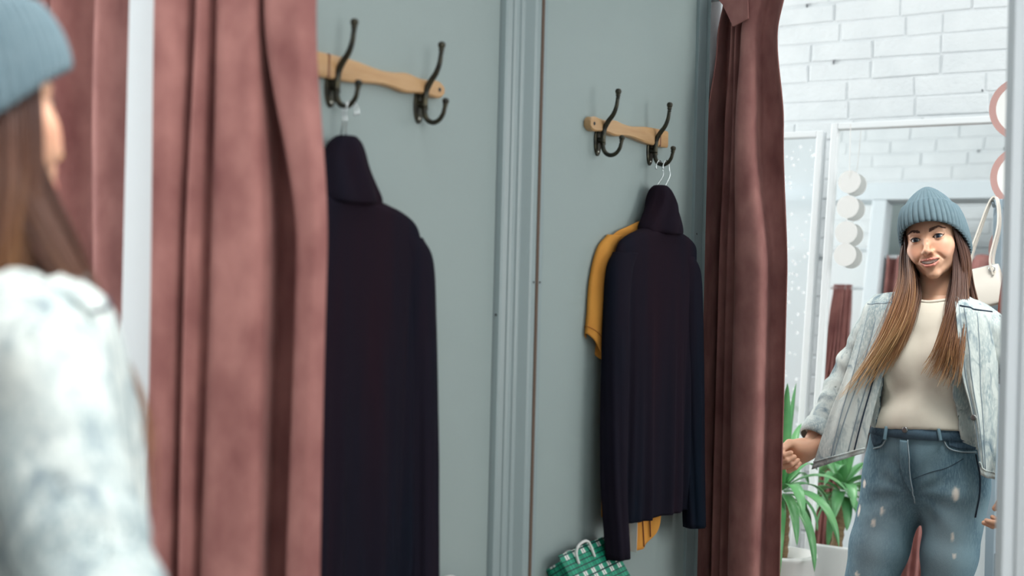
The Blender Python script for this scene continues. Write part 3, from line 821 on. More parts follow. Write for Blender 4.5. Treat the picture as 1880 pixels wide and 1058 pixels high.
def J(*p): return LB(*p)
L_sh, R_sh = J(-.155, -.015, 1.318), J(.152, -.015, 1.284)
L_wr = seen(1487, 822, -1.425)
L_el = 0.5*(L_sh+L_wr)+np.array((-.022, -.075, .010))
R_el, R_wr = J(.300, -.060, 1.075), J(.270, .060, .885)
L_hip, R_hip = J(-.100, -.003, .835), J(.078, -.003, .835)
L_kn, R_kn = J(-.168, .050, .475), J(.045, .010, .475)
L_an, R_an = J(-.165, .010, .085), J(.060, -.045, .085)
def body_field(P):
    P = P.astype(np.float32)
    d = f_cone(P, J(-.095, -.008, 1.315), J(.095, -.008, 1.305), .042, .042)
    d = smin(d, f_ell(P, J(0, -.002, 1.21), (.135, .092, .18)), .05)
    d = smin(d, f_ell(P, J(-.008, -.002, 1.06), (.118, .086, .16)), .05)
    d = smin(d, f_ell(P, J(-.015, -.004, .90), (.158, .102, .13)), .06)
    d = smin(d, f_cone(P, J(0, -.014, 1.30), J(0, -.016, 1.40), .060, .052), .03)
    for a, b, c, e in ((L_sh, L_el, L_wr, 0), (R_sh, R_el, R_wr, 1)):
        d = smin(d, f_chain(P, [a, b, c], [.040, .036, .026], .02), .03)
    for a, b, c in ((L_hip, L_kn, L_an), (R_hip, R_kn, R_an)):
        d = smin(d, f_chain(P, [a, b, c], [.078, .050, .034], .02), .03)
        d = smin(d, f_cone(P, c, c+np.array((0, .13, -.045)), .036, .025), .02)
    return d
Vb, Fb = surface(body_field, (-.08, -1.86, -0.01), (.76, -1.26, 1.42), 0.008)
def hand(W, a, n, curl, mirror):
    """a: wrist to knuckles, n: the way the palm faces; index to little finger along b"""
    a = np.array(a)/np.linalg.norm(a); n = np.array(n, float); n -= a*(n@a); n /= np.linalg.norm(n)
    b = np.cross(a, n)*mirror
    lens = ((.042, .025, .021), (.046, .028, .023), (.043, .026, .022), (.034, .021, .019))
    ch = []
    for j in range(4):
        q = W+a*(.082-.004*abs(j-1.2))+b*(-.029+.0195*j)
        pts = [q]; ang = 0
        for k in range(3):
            ang += curl[k]*(1+.06*j)
            q = q+lens[j][k]*(a*math.cos(ang)+n*math.sin(ang))-b*.0015*(j-1.5)
            pts.append(q)
        ch.append((pts, [.0092-.0006*(j == 3), .0084, .0076, .0066]))
    th_ = [W+a*.018-b*.022+n*.006, W+a*.048-b*.041+n*.022, W+a*.072-b*.040+n*.040, W+a*.088-b*.030+n*.050]
    def fld(P):
        P = P.astype(np.float32)
        d = None
        for j in range(4):
            k0 = W+a*.010+b*(-.016+.011*j); k1 = W+a*(.080-.004*abs(j-1.2))+b*(-.029+.0195*j)
            e = f_cone(P, k0, k1, .0150, .0108)
            d = e if d is None else smin(d, e, .014)
        d = smin(d, f_cone(P, W-a*.05, W+a*.012, .024, .0245), .02)
        d = smin(d, f_ell(P, W+a*.032-b*.018+n*.010, (.020, .020, .020)), .016)
        for pts, rs in ch: d = smin(d, f_chain(P, pts, rs, .003), .004)
        d = smin(d, f_chain(P, th_, [.0135, .0115, .0100, .0080], .004), .008)
        return d
    c = W+a*.06+n*.03
    V_, F_ = surface(fld, c-.135, c+.135, 0.0024)
    nails = []
    for pts, rs in ch: nails.append((pts[-1], pts[-1]-pts[-2]))
    return V_, F_, nails
Lh = hand(L_wr, (-.62, .30, -.35), (.40, .80, -.10), (1.15, 1.25, .75), 1)
Rh = hand(R_wr, (-.10, .35, -.9), (-.9, .2, -.1), (.5, .6, .5), -1)
Vall, Fall = merge([head_part, (Vb, Fb), Lh[:2], Rh[:2]])
pad = len(Vall)-len(Vh)
person = mesh_np('person', Vall, Fall, M_SKIN, None, True, attrs={'lip': np.concatenate([lipw, np.zeros(pad)]), 'blush': np.concatenate([bl, np.zeros(pad)])})
tag(person, 'person in grey-blue beanie and pale washed denim jacket, facing the mirror, back turned', 'person')

# --- eyes, lashes, brows, teeth, nose ring
M_SCLERA = mat('eye_white', rgb(232, 228, 224), 0.18, spec=0.6)
M_IRIS = mat('iris', rgb(74, 92, 108), 0.15, noise=(300, rgb(48, 60, 74), 0.7, 3, (1, 1, 1)))
M_PUPIL = mat('pupil', rgb(14, 14, 18), 0.08)
M_LASH = mat('eyeliner', rgb(30, 24, 26), 0.6)
M_BROW = mat('eyebrow_hair', rgb(92, 64, 52), 0.8)
gaze = np.array((0.10, 1.0, -0.03)); gaze /= np.linalg.norm(gaze)
def cap(r, half, n=28, rings=6):
    V = []; q = Vector((0, 0, 1)).rotation_difference(Vector(gaze))
    V.append(q @ Vector((0, 0, r)))
    for i in range(1, rings+1):
        a = half*i/rings
        for k in range(n): V.append(q @ Vector((r*math.sin(a)*math.cos(2*math.pi*k/n), r*math.sin(a)*math.sin(2*math.pi*k/n), r*math.cos(a))))
    F = [(0, 1+k, 1+(k+1) % n) for k in range(n)]
    for i in range(rings-1):
        for k in range(n): F.append((1+i*n+k, 1+(i+1)*n+k, 1+(i+1)*n+(k+1) % n, 1+i*n+(k+1) % n))
    return V, F
for sx in (-1, 1):
    c = np.array((sx*EX, EY, 0.0))
    mb = MB(); mb.sphere((0, 0, 0), ER, 32, 20)
    e = mesh_np('eye', HW(np.array(mb.V)+c), mb.F, M_SCLERA, person)
    V, F = cap(ER+.0004, math.asin(.0064/ER)); mesh_np('iris', HW(np.array([tuple(v) for v in V])+c), F, M_IRIS, e)
    V, F = cap(ER+.0007, math.asin(.0028/ER)); mesh_np('pupil', HW(np.array([tuple(v) for v in V])+c), F, M_PUPIL, e)
    # upper lash line with a small wing, lower lash line thinner
    for top, wdt in ((True, .0014), (False, .0006)):
        pts = []; us = np.linspace(-.0150, .0185 if top else .0135, 22)
        for u in us:
            z = (.0066*(1-min(1, abs(u+.001)/.0158)**2.0) if top else -.0050*(1-min(1, abs(u-.001)/.0158)**2.2))+.10*u
            if top and u > .0135: z += (u-.0135)*0.9
            rr = (ER+.0026)**2-u*u-z*z
            pts.append((sx*(EX+u), EY+math.sqrt(max(rr, 1e-6)), z))
        rads = list(wdt*np.interp(us, [-.0142, -.004, .010, .016], [.35, .9, 1.25, .25]))
        mb = MB(); mb.tube(pts, rads, 6); mesh_np('lash_line', HW(np.array([tuple(v) for v in mb.V])), mb.F, M_LASH, person)
    # brow: short hairs in an arch
    Vv = head_part[0]
    S = []; R = []
    Hl = Vh[Vh[:, 1] > .03]
    for i in range(260):
        u = random.random(); v = random.gauss(0, .34)
        x = .0120+.0395*u; z = .0180+.0085*math.sin(min(1, u*1.25)*math.pi*0.62)-.0055*max(0, u-.62)/.38+v*.0062*(1-.65*u)
        k = np.argmin((np.abs(Hl[:, 0])-x)**2+(Hl[:, 2]-z)**2)
        y = Hl[k, 1]
        dx = .0060*(1-.2*u); dz = .0030*(1-1.7*u)
        S.append([(sx*(x+dx*t), y+.0006+.0005*math.sin(t*3.1)-(.030*dx*t if u < .5 else .55*dx*t), z+dz*t) for t in (0, .5, 1)]); R.append([.00045, .0004, .0001])
    V, F = tubes_np(np.array(S), np.array(R), 4)
    mesh_np('eyebrow', HW(V), F, M_BROW, person)
tv = []; tf = []
for row in range(2):
    pass
mb = MB()
for i in range(-4, 5):
    x = i*.0055; y = .0835-.0085*(abs(i)/4.0)**2
    wdt = .0026 if i else .0028
    zt_, zb_ = -.0615+9.5*x*x, -.0722+9.5*x*x+(.0004 if i % 2 else 0)
    mb.add([(x-wdt, y-.0012*abs(i)*.3-.003, zt_), (x+wdt, y-.0012*abs(i)*.3-.003, zt_), (x+wdt, y-.003, zt_), (x-wdt, y-.003, zt_),
            (x-wdt, y-.002, zb_), (x+wdt, y-.002, zb_), (x+wdt, y+.001, zb_+.001), (x-wdt, y+.001, zb_+.001)],
           [(0, 1, 2, 3), (4, 7, 6, 5), (0, 4, 5, 1), (1, 5, 6, 2), (2, 6, 7, 3), (3, 7, 4, 0)])
to_ = mesh_np('teeth', HW(np.array([tuple(v) for v in mb.V])), mb.F, mat('tooth_enamel', rgb(238, 234, 226), 0.25), person, False)
md = to_.modifiers.new('bevel', 'BEVEL'); md.width = 0.0008; md.segments = 2
mb = MB()
mb.tube([(.0150+.0004*math.cos(a), .0945+.0036*math.cos(a), -.0445+.0036*math.sin(a)) for a in np.linspace(0, 2*math.pi*0.92, 20)], .00055, 6)
mesh_np('nose_ring', HW(np.array([tuple(v) for v in mb.V])), mb.F, mat('gold', rgb(222, 190, 130), 0.2, 1.0), person)

# --- beanie
M_BEANIE = mat('grey_blue_rib_knit', rgb(104, 122, 130), 0.9, spec=0.08, sheen=0.06, sheen_tint=rgb(200, 212, 216), noise=(60, rgb(92, 112, 121), 0.7, 3, (1, 1, 1)), bump=(900, 0.4, 0.0012, (1, 1, 0.4)))
NR = 46; nu = NR*10; nv = 64
ph = np.linspace(0, 2*math.pi, nu, endpoint=False)
def brim(p): return -.021+.062*np.cos(p)+.004*np.cos(2*p)
TOPZ = .148
V = []
prof_ = spline([(0.0, 1.035), (.10, 1.052), (.25, 1.035), (.42, .975), (.58, .865), (.72, .700), (.84, .500), (.93, .300), (.985, .120), (1.0, .02)], 200)
vs = np.linspace(0, 1, nv)
fold_v = 0.60
for j, v in enumerate(vs):
    z0 = brim(ph)
    z = z0+(TOPZ-z0)*v
    k = np.interp(v, prof_[:, 0], prof_[:, 1])
    wob = 1+0.02*np.sin(2*ph+1)+0.012*np.sin(3*ph+2)
    cuff = .0070 if v < fold_v else .0070*math.exp(-(v-fold_v)*90)
    if v < 0.03: cuff -= .003
    rib = (.0024 if v < fold_v else .0017)*np.sign(np.sin(NR*ph))*np.abs(np.sin(NR*ph))**0.6*min(1, k*1.6)
    rx, ry = .0815*k*wob, .1010*k*wob
    rr = rx*ry/np.sqrt((ry*np.sin(ph))**2+(rx*np.cos(ph))**2)+cuff+rib
    cy = -.010-.012*v
    V.append(np.stack([rr*np.sin(ph), cy+rr*np.cos(ph), z+0.003*np.sin(5*ph)*v*(1-v)], 1))
V = np.concatenate(V)
bn = mesh_np('beanie', HW(V), grid_faces(nu, nv, True)+[tuple((nv-1)*nu+i for i in range(nu))], M_BEANIE, person)
md = bn.modifiers.new('thickness', 'SOLIDIFY'); md.thickness = 0.004; md.offset = -1

# --- hair
def hair_material():
    M = bpy.data.materials.new('long_brown_hair'); M.use_nodes = True
    nt = M.node_tree; p = nt.nodes['Principled BSDF']; p.inputs['Roughness'].default_value = 0.42; p.inputs['Specular IOR Level'].default_value = 0.45
    at = nt.nodes.new('ShaderNodeAttribute'); at.attribute_name = 'along'
    cr = nt.nodes.new('ShaderNodeValToRGB'); e = cr.color_ramp.elements
    e[0].position = 0.0; e[0].color = rgb(66, 41, 35); e[1].position = 1.0; e[1].color = rgb(214, 176, 126)
    a = e.new(0.38); a.color = rgb(98, 63, 47); b = e.new(0.7); b.color = rgb(162, 116, 78)
    nt.links.new(at.outputs['Fac'], cr.inputs[0]); nt.links.new(cr.outputs[0], p.inputs['Base Color'])
    return M
K = 26
HS, HT = [], []
def lock(Ag, Bg, cnt, depth, jit, seed, light=0.0, curl=0.004, lmin=0.72, r0=.0011):  # light shifts a lock's tone: backlight and inner shade held in the colour
    r = np.random.default_rng(seed)
    A = spline(Ag, K); B = spline(Bg, K)
    tt = np.linspace(0, 1, K)
    for i in range(cnt):
        u = r.random(); cl = math.floor(u*7)/7+0.07
        uu = u+(cl-u)*0.55*tt**1.5                          # strands gather into clumps towards the tips
        P = A*(1-uu[:, None])+B*uu[:, None]
        off = r.normal(0, 1, 3)*np.array((jit, depth, jit*0.4))
        P = P+off*(0.35+0.65*tt[:, None])
        P = P+curl*np.sin(tt*math.pi*r.uniform(.8, 1.7)+r.uniform(0, 6.3))[:, None]*r.normal(0, 1, 3)*(tt**1.3)[:, None]
        Lm = r.uniform(lmin, 1.0)
        f = tt*Lm*(K-1); ii = np.minimum(f.astype(int), K-2); fr2 = (f-ii)[:, None]
        P = P[ii]*(1-fr2)+P[ii+1]*fr2
        HS.append(P)
        HT.append((np.clip(tt*Lm*0.95+light+r.normal(0, .08), 0, 1), r0*r.uniform(.7, 1.25)*(1-0.72*tt**2.5)))
S_ = seen
for sx in (1, -1):
    G = []
    for a in (math.radians(62), math.radians(84), math.radians(104)):
        x, y = sx*math.sin(a), math.cos(a)
        G.append([HW((.078*x, -.010+.098*y, brim(a)+.015)), HW((.083*x, -.014+.094*y, -.045)), HW((.080*x, -.016+.085*y, -.105)), LB(sx*.083, -.010+.06*y, 1.375), LB(sx*.095, .02+.05*y, 1.30)])
    lock(G[0], G[1], 130, .004, .004, 60+sx, -.10, .003, .8)
    lock(G[1], G[2], 130, .004, .004, 70+sx, -.10, .003, .8)
lock([S_(1664, 425, -1.565), S_(1655, 470, -1.555), S_(1651, 515, -1.52), S_(1636, 565, -1.475), S_(1608, 632, -1.435), S_(1570, 692, -1.42), S_(1530, 742, -1.41)],
     [S_(1676, 430, -1.54), S_(1674, 475, -1.525), S_(1679, 520, -1.495), S_(1674, 565, -1.47), S_(1655, 612, -1.44), S_(1626, 660, -1.43), S_(1592, 722, -1.42)], 360, .012, .005, 11, .14, .008, .42)
lock([S_(1676, 430, -1.56), S_(1678, 490, -1.545), S_(1688, 530, -1.52), S_(1680, 575, -1.48), S_(1662, 625, -1.45), S_(1636, 680, -1.44)],
     [S_(1666, 430, -1.59), S_(1662, 490, -1.58), S_(1668, 540, -1.54), S_(1655, 590, -1.48), S_(1630, 650, -1.45), S_(1600, 700, -1.43)], 200, .008, .005, 12, -.08)
lock([S_(1766, 425, -1.60), S_(1771, 480, -1.585), S_(1776, 540, -1.545), S_(1776, 585, -1.50), S_(1770, 645, -1.455), S_(1764, 690, -1.445), S_(1755, 720, -1.44)],
     [S_(1752, 430, -1.56), S_(1752, 480, -1.54), S_(1749, 530, -1.505), S_(1738, 575, -1.47), S_(1722, 625, -1.445), S_(1706, 660, -1.44), S_(1690, 685, -1.435)], 400, .010, .005, 13, -.06, .006, .55)
lock([S_(1752, 430, -1.58), S_(1750, 490, -1.57), S_(1742, 535, -1.54), S_(1736, 580, -1.49), S_(1738, 630, -1.45), S_(1736, 680, -1.44)],
     [S_(1762, 430, -1.61), S_(1766, 490, -1.60), S_(1766, 540, -1.56), S_(1762, 590, -1.49), S_(1758, 640, -1.455), S_(1756, 690, -1.445)], 200, .008, .004, 14, -.12)
# the back, under the beanie down to the shoulder blades
ang = np.linspace(math.radians(78), math.radians(282), 9)
G = []
for a in ang:
    x, y = math.sin(a), math.cos(a)
    p0 = HW((.076*x, -.010+.096*y, brim(a)+.02)); p1 = HW((.079*x, -.012+.100*y, brim(a)-.05))
    sx = x*(.100); 
    p2 = LB(sx*0.92, -.020+.075*y-.02, 1.42); p3 = LB(sx, -.035+.100*y-.035, 1.34); p4 = LB(sx*0.95, -.05+.105*y-.03, 1.24); p5 = LB(sx*0.85, -.05+.105*y-.02, 1.13)
    G.append([p0, p1, p2, p3, p4, p5])
for i in range(len(G)-1):
    lock(G[i], G[i+1], 120, .007, .006, 20+i, -.10, .006, .8, .0013)
HSa = np.array(HS); HTa = np.array([h[0] for h in HT]); HRa = np.array([h[1] for h in HT])
V, F = tubes_np(HSa, HRa, 4)
hair = mesh_np('hair', V, F, hair_material(), person, attrs={'along': np.repeat(HTa.reshape(-1), 4)})
hair['kind'] = 'stuff'

# --- t-shirt
M_TEE = mat('cream_jersey', rgb(233, 226, 211), 0.85, spec=0.15, noise=(18, rgb(220, 212, 197), 0.6, 3, (1, 1, 1)), bump=(700, 0.15, 0.001, (1, 1, 0.3)))
def torso(P, g=0.0):
    d = f_cone(P, J(-.105, -.002, 1.326), J(.105, -.002, 1.302), .053+g, .056+g)
    d = smin(d, f_ell(P, J(0, -.002, 1.22), (.147+g, .102+g, .19+g)), .05)
    d = smin(d, f_ell(P, J(-.010, .000, 1.06), (.134+g, .100+g, .20+g)), .06)
    for sx in (-1, 1): d = smin(d, f_ell(P, J(sx*.066, .066, 1.205), (.058+g, .048+g, .062+g)), .045)
    return d
def tee_field(P):
    P = P.astype(np.float32)
    d = torso(P)
    d = smin(d, f_ell(P, J(-.012, .002, 1.00), (.148, .112, .12)), .05)
    x = P[:, 0]-BC[0]; y = P[:, 1]-BC[1]; z = P[:, 2]
    # soft drag folds
    d = d+.0035*np.sin(46*(z+.55*np.abs(x))+6*x)*np.exp(-((z-1.07)/.07)**2)+.0022*np.sin(30*(x+.4*z))*np.exp(-((z-1.10)/.12)**2)
    d = smax(d, (1.006+.010*np.sin(9*x+1)+.06*np.clip(y*0-.0, 0, 1))-z, .006)
    d = np.maximum(d, -f_cone(P, J(0, -.020, 1.36), J(0, .010, 1.50), .068, .115))
    return d
Vt, Ft = surface(tee_field, (BC[0]-.25, BC[1]-.2, .95), (BC[0]+.25, BC[1]+.2, 1.46), 0.005)
tee = mesh_np('t_shirt', Vt, Ft, M_TEE, person)
# ribbed neckline: follow the rim of the neck hole
rim = []
for a in np.linspace(0, 2*math.pi, 60, endpoint=False):
    best = None
    sel = (Vt[:, 2] > 1.30)
    cen = J(0, -.010, 1.38)
    dx, dy = math.sin(a), math.cos(a)
    q = Vt[sel]; along = (q[:, 0]-cen[0])*dx+(q[:, 1]-cen[1])*dy; side = np.abs((q[:, 0]-cen[0])*dy-(q[:, 1]-cen[1])*dx)
    m_ = (along > .03) & (side < .008)
    if m_.any():
        qq = q[m_]; k = np.argmin(np.abs(f_cone(qq, J(0, -.020, 1.36), J(0, .010, 1.50), .070, .117))+np.abs(torso(qq))*0.7)
        rim.append(qq[k])
rim = np.array(rim)
for _ in range(3): rim = 0.5*rim+0.25*np.roll(rim, 1, 0)+0.25*np.roll(rim, -1, 0)
mb = MB(); mb.tube([tuple(p) for p in rim]+[tuple(rim[0])], .0048, 8, False)
mesh_np('neckline', np.array([tuple(v) for v in mb.V]), mb.F, M_TEE, tee)

# --- jeans
def denim(name, base, light, spots=False, scale=1.0, dark=None):
    M = bpy.data.materials.new(name); M.use_nodes = True
    nt = M.node_tree; p = nt.nodes['Principled BSDF']; p.inputs['Roughness'].default_value = 0.85; p.inputs['Specular IOR Level'].default_value = 0.15
    tc = nt.nodes.new('ShaderNodeTexCoord')
    def noise(s, st, det, dist=0.0):
        mp = nt.nodes.new('ShaderNodeMapping'); mp.inputs['Scale'].default_value = st; nt.links.new(tc.outputs['Object'], mp.inputs[0])
        n = nt.nodes.new('ShaderNodeTexNoise'); n.inputs['Scale'].default_value = s; n.inputs['Detail'].default_value = det; n.inputs['Distortion'].default_value = dist
        nt.links.new(mp.outputs[0], n.inputs['Vector']); return n.outputs['Fac']
    def ramp(f, a, b):
        n = nt.nodes.new('ShaderNodeMapRange'); n.inputs[1].default_value = a; n.inputs[2].default_value = b; nt.links.new(f, n.inputs[0]); return n.outputs[0]
    def mix(f, a, b):
        n = nt.nodes.new('ShaderNodeMix'); n.data_type = 'RGBA'; nt.links.new(f, n.inputs['Factor'])
        for k, v in (('A', a), ('B', b)):
            if isinstance(v, tuple): n.inputs[k].default_value = v
            else: nt.links.new(v, n.inputs[k])
        return n.outputs['Result']
    c = mix(ramp(noise(9*scale, (1, 1, 0.6), 5, .6), .36, .64), base, light)
    c = mix(ramp(noise(260, (1, 1, 0.25), 2), .42, .75), c, light)
    if dark: c = mix(ramp(noise(17*scale, (1, 1, .7), 7, 1.2), .52, .74), c, dark)
    if spots:
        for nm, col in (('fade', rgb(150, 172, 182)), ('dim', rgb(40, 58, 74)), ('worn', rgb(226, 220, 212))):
            at = nt.nodes.new('ShaderNodeAttribute'); at.attribute_name = nm
            c = mix(at.outputs['Fac'], c, col)
    nt.links.new(c, p.inputs['Base Color'])
    b = nt.nodes.new('ShaderNodeBump'); b.inputs['Strength'].default_value = .3; b.inputs['Distance'].default_value = .002
    nt.links.new(noise(420, (1, 1, .4), 2), b.inputs['Height']); nt.links.new(b.outputs[0], p.inputs['Normal'])
    return M
M_JEAN = denim('stonewashed_blue_denim', rgb(76, 106, 124), rgb(118, 146, 158), True)
M_JEAN_DK = denim('dark_blue_denim', rgb(44, 64, 82), rgb(84, 106, 122))
M_JSEAM = mat('pale_seam', rgb(150, 166, 174), 0.85)
M_NAVY = mat('navy_seam', rgb(36, 50, 66), 0.9)
def jeans_field(P):
    P = P.astype(np.float32)
    d = f_ell(P, J(-.018, -.008, .905), (.166, .112, .155))
    d = smin(d, f_cone(P, J(-.012, 0, 1.03), J(-.014, 0, .94), .090, .100), .05)
    x = P[:, 0]-BC[0]
    d = smin(d, f_ell(P, J(-.012, .000, .985), (.146, .104, .085)), .05)
    legs = None
    for (h, k, a, r) in ((L_hip, L_kn, L_an, (.092, .066, .058)), (R_hip, R_kn, R_an, (.088, .058, .056))):
        mid_ = 0.52*h+0.48*k
        e = f_chain(P, [h, mid_, k, a], [r[0], .5*(r[0]+r[1])+.003, r[1], r[2]], .02)
        legs = e if legs is None else smin(legs, e, .010)
    for sx, xx in ((-1, -.085), (1, .062)): legs = smin(legs, f_ell(P, J(xx-.004, -.045, .885), (.086, .082, .095)), .04)
    d = smin(d, legs, .045)
    z = P[:, 2]; y = P[:, 1]-BC[1]
    # creases fanning out from the fork and behind the knees
    cx = x+.018; rr = np.sqrt(cx**2+(z-.815)**2)+1e-4; th = np.arctan2(np.abs(cx), -(z-.83))
    d = d+.0020*np.sin(th*9+1.0+14*rr)*np.exp(-((rr-.10)/.06)**2)*(y > 0)
    d = d+.0028*np.sin(95*(z+.25*x))*np.exp(-((z-.47)/.07)**2)
    d = np.maximum(d, z-(1.035))
    d = np.maximum(d, .065-z)
    return d
Vj, Fj = surface(jeans_field, (BC[0]-.36, BC[1]-.26, .04), (BC[0]+.30, BC[1]+.26, 1.05), 0.0065)
rips = [(1754, 908, .010, .022), (1748, 985, .0055, .014), (1751, 1021, .0045, .008), (1619, 938, .0065, .013), (1604, 960, .0080, .012), (1587, 888, .010, .013), (1577, 938, .0085, .019), (1573, 1055, .008, .008)]
def on_front(px, py):
    best = None
    for t in np.linspace(-1.40, -1.66, 105):
        p = seen(px, py, t)
        if jeans_field(np.array([p]))[0] < 0: return p
    return None
rpos = [(on_front(a, b), w_, h_) for a, b, w_, h_ in rips]
worn = np.zeros(len(Vj)); fade = np.zeros(len(Vj)); dim = np.zeros(len(Vj))
for c, w_, h_ in rpos:
    if c is None: continue
    q = ((Vj[:, 0]-c[0])**2+(Vj[:, 1]-c[1])**2)/w_**2+((Vj[:, 2]-c[2])/h_)**2
    worn = np.maximum(worn, np.clip(1.7-1.5*q, 0, 1))
for (hx, kx) in ((L_hip, L_kn), (R_hip, R_kn)):
    k = np.clip((hx[2]-Vj[:, 2])/(hx[2]-kx[2]), 0, 1.2)
    xx = hx[0]+(kx[0]-hx[0])*k
    fade = np.maximum(fade, 0.75*np.exp(-((Vj[:, 0]-xx-.01)/.045)**2)*np.exp(-((Vj[:, 2]-.68)/.16)**2)*(Vj[:, 1] > BC[1]))
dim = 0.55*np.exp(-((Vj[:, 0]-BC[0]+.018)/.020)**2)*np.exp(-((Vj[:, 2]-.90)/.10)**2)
jeans = mesh_np('jeans', Vj, Fj, M_JEAN, person, attrs={'worn': worn, 'fade': fade, 'dim': dim})
def along_jeans(pix, off=.002, n=40):
    P = spline([on_front(*p) for p in pix if on_front(*p) is not None], n)
    P = P.astype(np.float32)
    for _ in range(3):
        d = jeans_field(P); e = .002
        g = np.stack([(jeans_field(P+np.array(v, np.float32)*e)-d)/e for v in ((1, 0, 0), (0, 1, 0), (0, 0, 1))], 1)
        P = P-(d-off)[:, None]*g/(np.linalg.norm(g, axis=1, keepdims=True)+1e-6)
    return P
def seam(name, pix, r, material, parent=jeans, off=.001, n=40):
    P = along_jeans(pix, off, n)
    mb = MB(); mb.tube([tuple(p) for p in P], r, 8)
    return mesh_np(name, np.array([tuple(v) for v in mb.V]), mb.F, material, parent)
def patch(name, A, B, material, parent=jeans, off=.0035, n=30, k=8, thick=.003):
    """a flap of denim between two pixel lines, lying on the jeans"""
    a = along_jeans(A, off, n); b = along_jeans(B, off, n)
    V = np.concatenate([a*(1-u)+b*u for u in np.linspace(0, 1, k)]).astype(np.float32)
    for _ in range(2):
        d = jeans_field(V); e = .002
        g = np.stack([(jeans_field(V+np.array(v, np.float32)*e)-d)/e for v in ((1, 0, 0), (0, 1, 0), (0, 0, 1))], 1)
        V = V-(d-off)[:, None]*g/(np.linalg.norm(g, axis=1, keepdims=True)+1e-6)
    o = mesh_np(name, V, grid_faces(n, k), material, parent); md = o.modifiers.new('thickness', 'SOLIDIFY'); md.thickness = thick; md.offset = 0
    return o
# waistband all round, belt loops, button, fly, pockets
wb = MB()
ringp = []
for a in np.linspace(0, 2*math.pi, 72, endpoint=False):
    for zz_, lst in ((1.028, 0), (.988, 1)):
        p0 = J(-.012, 0, zz_); dirv = np.array((math.sin(a), math.cos(a), 0))
        lo_, hi_ = 0.03, 0.25
        for _ in range(24):
            m_ = .5*(lo_+hi_)
            if jeans_field(np.array([p0+dirv*m_]))[0] < 0: lo_ = m_
            else: hi_ = m_
        ringp.append(p0+dirv*(lo_+.0045))
Wv = np.array(ringp).reshape(72, 2, 3)
Vw = np.concatenate([Wv[:, 0], Wv[:, 1]]); Fw = [((i+1) % 72, i, i+72, (i+1) % 72+72) for i in range(72)]
wbo = mesh_np('waistband', Vw, Fw, M_JEAN_DK, jeans); md = wbo.modifiers.new('thickness', 'SOLIDIFY'); md.thickness = .005; md.offset = 0
for px in ((1632, 786, 1628, 808), (1722, 790, 1726, 810), (1668, 0, 0, 0))[:2]:
    seam('belt_loop', [(px[0], px[1]), (.5*(px[0]+px[2]), .5*(px[1]+px[3])), (px[2], px[3])], .0052, M_JEAN, off=.009, n=12)
c = on_front(1664, 789)
if c is not None:
    mb = MB(); mb.lathe([(.0, .0), (.0085, .0), (.0085, .003), (.006, .0042), (.0, .0042)], tuple(c+np.array((-.001, .0095, 0))), (-.1, 1, 0), 20, False)
    mesh_np('button', np.array([tuple(v) for v in mb.V]), mb.F, mat('dull_metal_button', rgb(138, 140, 140), .35, .9), jeans)
patch('fly', [(1654, 808), (1655, 850), (1662, 885), (1672, 900)], [(1668, 810), (1671, 850), (1674, 885), (1678, 905)], M_JEAN, thick=.003)
seam('fly_seam', [(1668, 808), (1671, 850), (1674, 890), (1681, 922)], .0016, M_JSEAM, off=.0055)
seam('pocket_edge', [(1629, 806), (1620, 819), (1606, 824), (1590, 820)], .0022, M_JSEAM, off=.003)
patch('pocket_lining', [(1600, 792), (1610, 794), (1627, 802)], [(1592, 817), (1606, 820), (1618, 815)], M_JEAN_DK, off=.0022, thick=.002)
seam('pocket_edge', [(1731, 806), (1740, 822), (1760, 829), (1790, 830)], .0022, M_JSEAM, off=.003)
patch('pocket_lining', [(1735, 804), (1755, 796), (1788, 790)], [(1742, 819), (1762, 825), (1789, 826)], M_JEAN_DK, off=.0022, thick=.002)
seam('side_seam', [(1791, 834), (1797, 870), (1797, 910), (1790, 950)], .0022, M_NAVY, off=.001)
seam('crease_stitch', [(1676, 880), (1706, 868), (1740, 858), (1768, 842)], .0007, M_NAVY, off=.0006)

# --- shoes
M_SHOE = mat('white_leather', rgb(222, 220, 216), 0.45)
for a_, k_ in ((L_an, -1), (R_an, 1)):
    def shoe_field(P, a=a_):
        P = P.astype(np.float32)
        d = f_cone(P, a+np.array((0, -.03, -.035)), a+np.array((0, .135, -.050)), .042, .035)
        d = smin(d, f_cone(P, a+np.array((0, -.015, .0)), a+np.array((0, -.005, .03)), .044, .044), .03)
        return np.maximum(np.maximum(d, .014-P[:, 2]), P[:, 2]-(a[2]+.035))
    V, F = surface(shoe_field, a_+np.array((-.08, -.12, -.10)), a_+np.array((.08, .22, .07)), .005)
    sh = mesh_np('shoe', V, F, M_SHOE, person)
    ol = [(a_[0]+.046*math.sin(t)*(1-.15*max(0, math.cos(t))), a_[1]+.05+.125*math.cos(t), 0) for t in np.linspace(0, 2*math.pi, 40, endpoint=False)]
    mb = MB(); mb.add([(x, y, .001) for x, y, _ in ol]+[(x, y, .018) for x, y, _ in ol], [tuple(range(40)), tuple(range(79, 39, -1))]+[(i, (i+1) % 40, (i+1) % 40+40, i+40) for i in range(40)])
    mesh_np('sole', np.array(mb.V), mb.F, mat('rubber_sole', rgb(206, 204, 200), .7), sh)

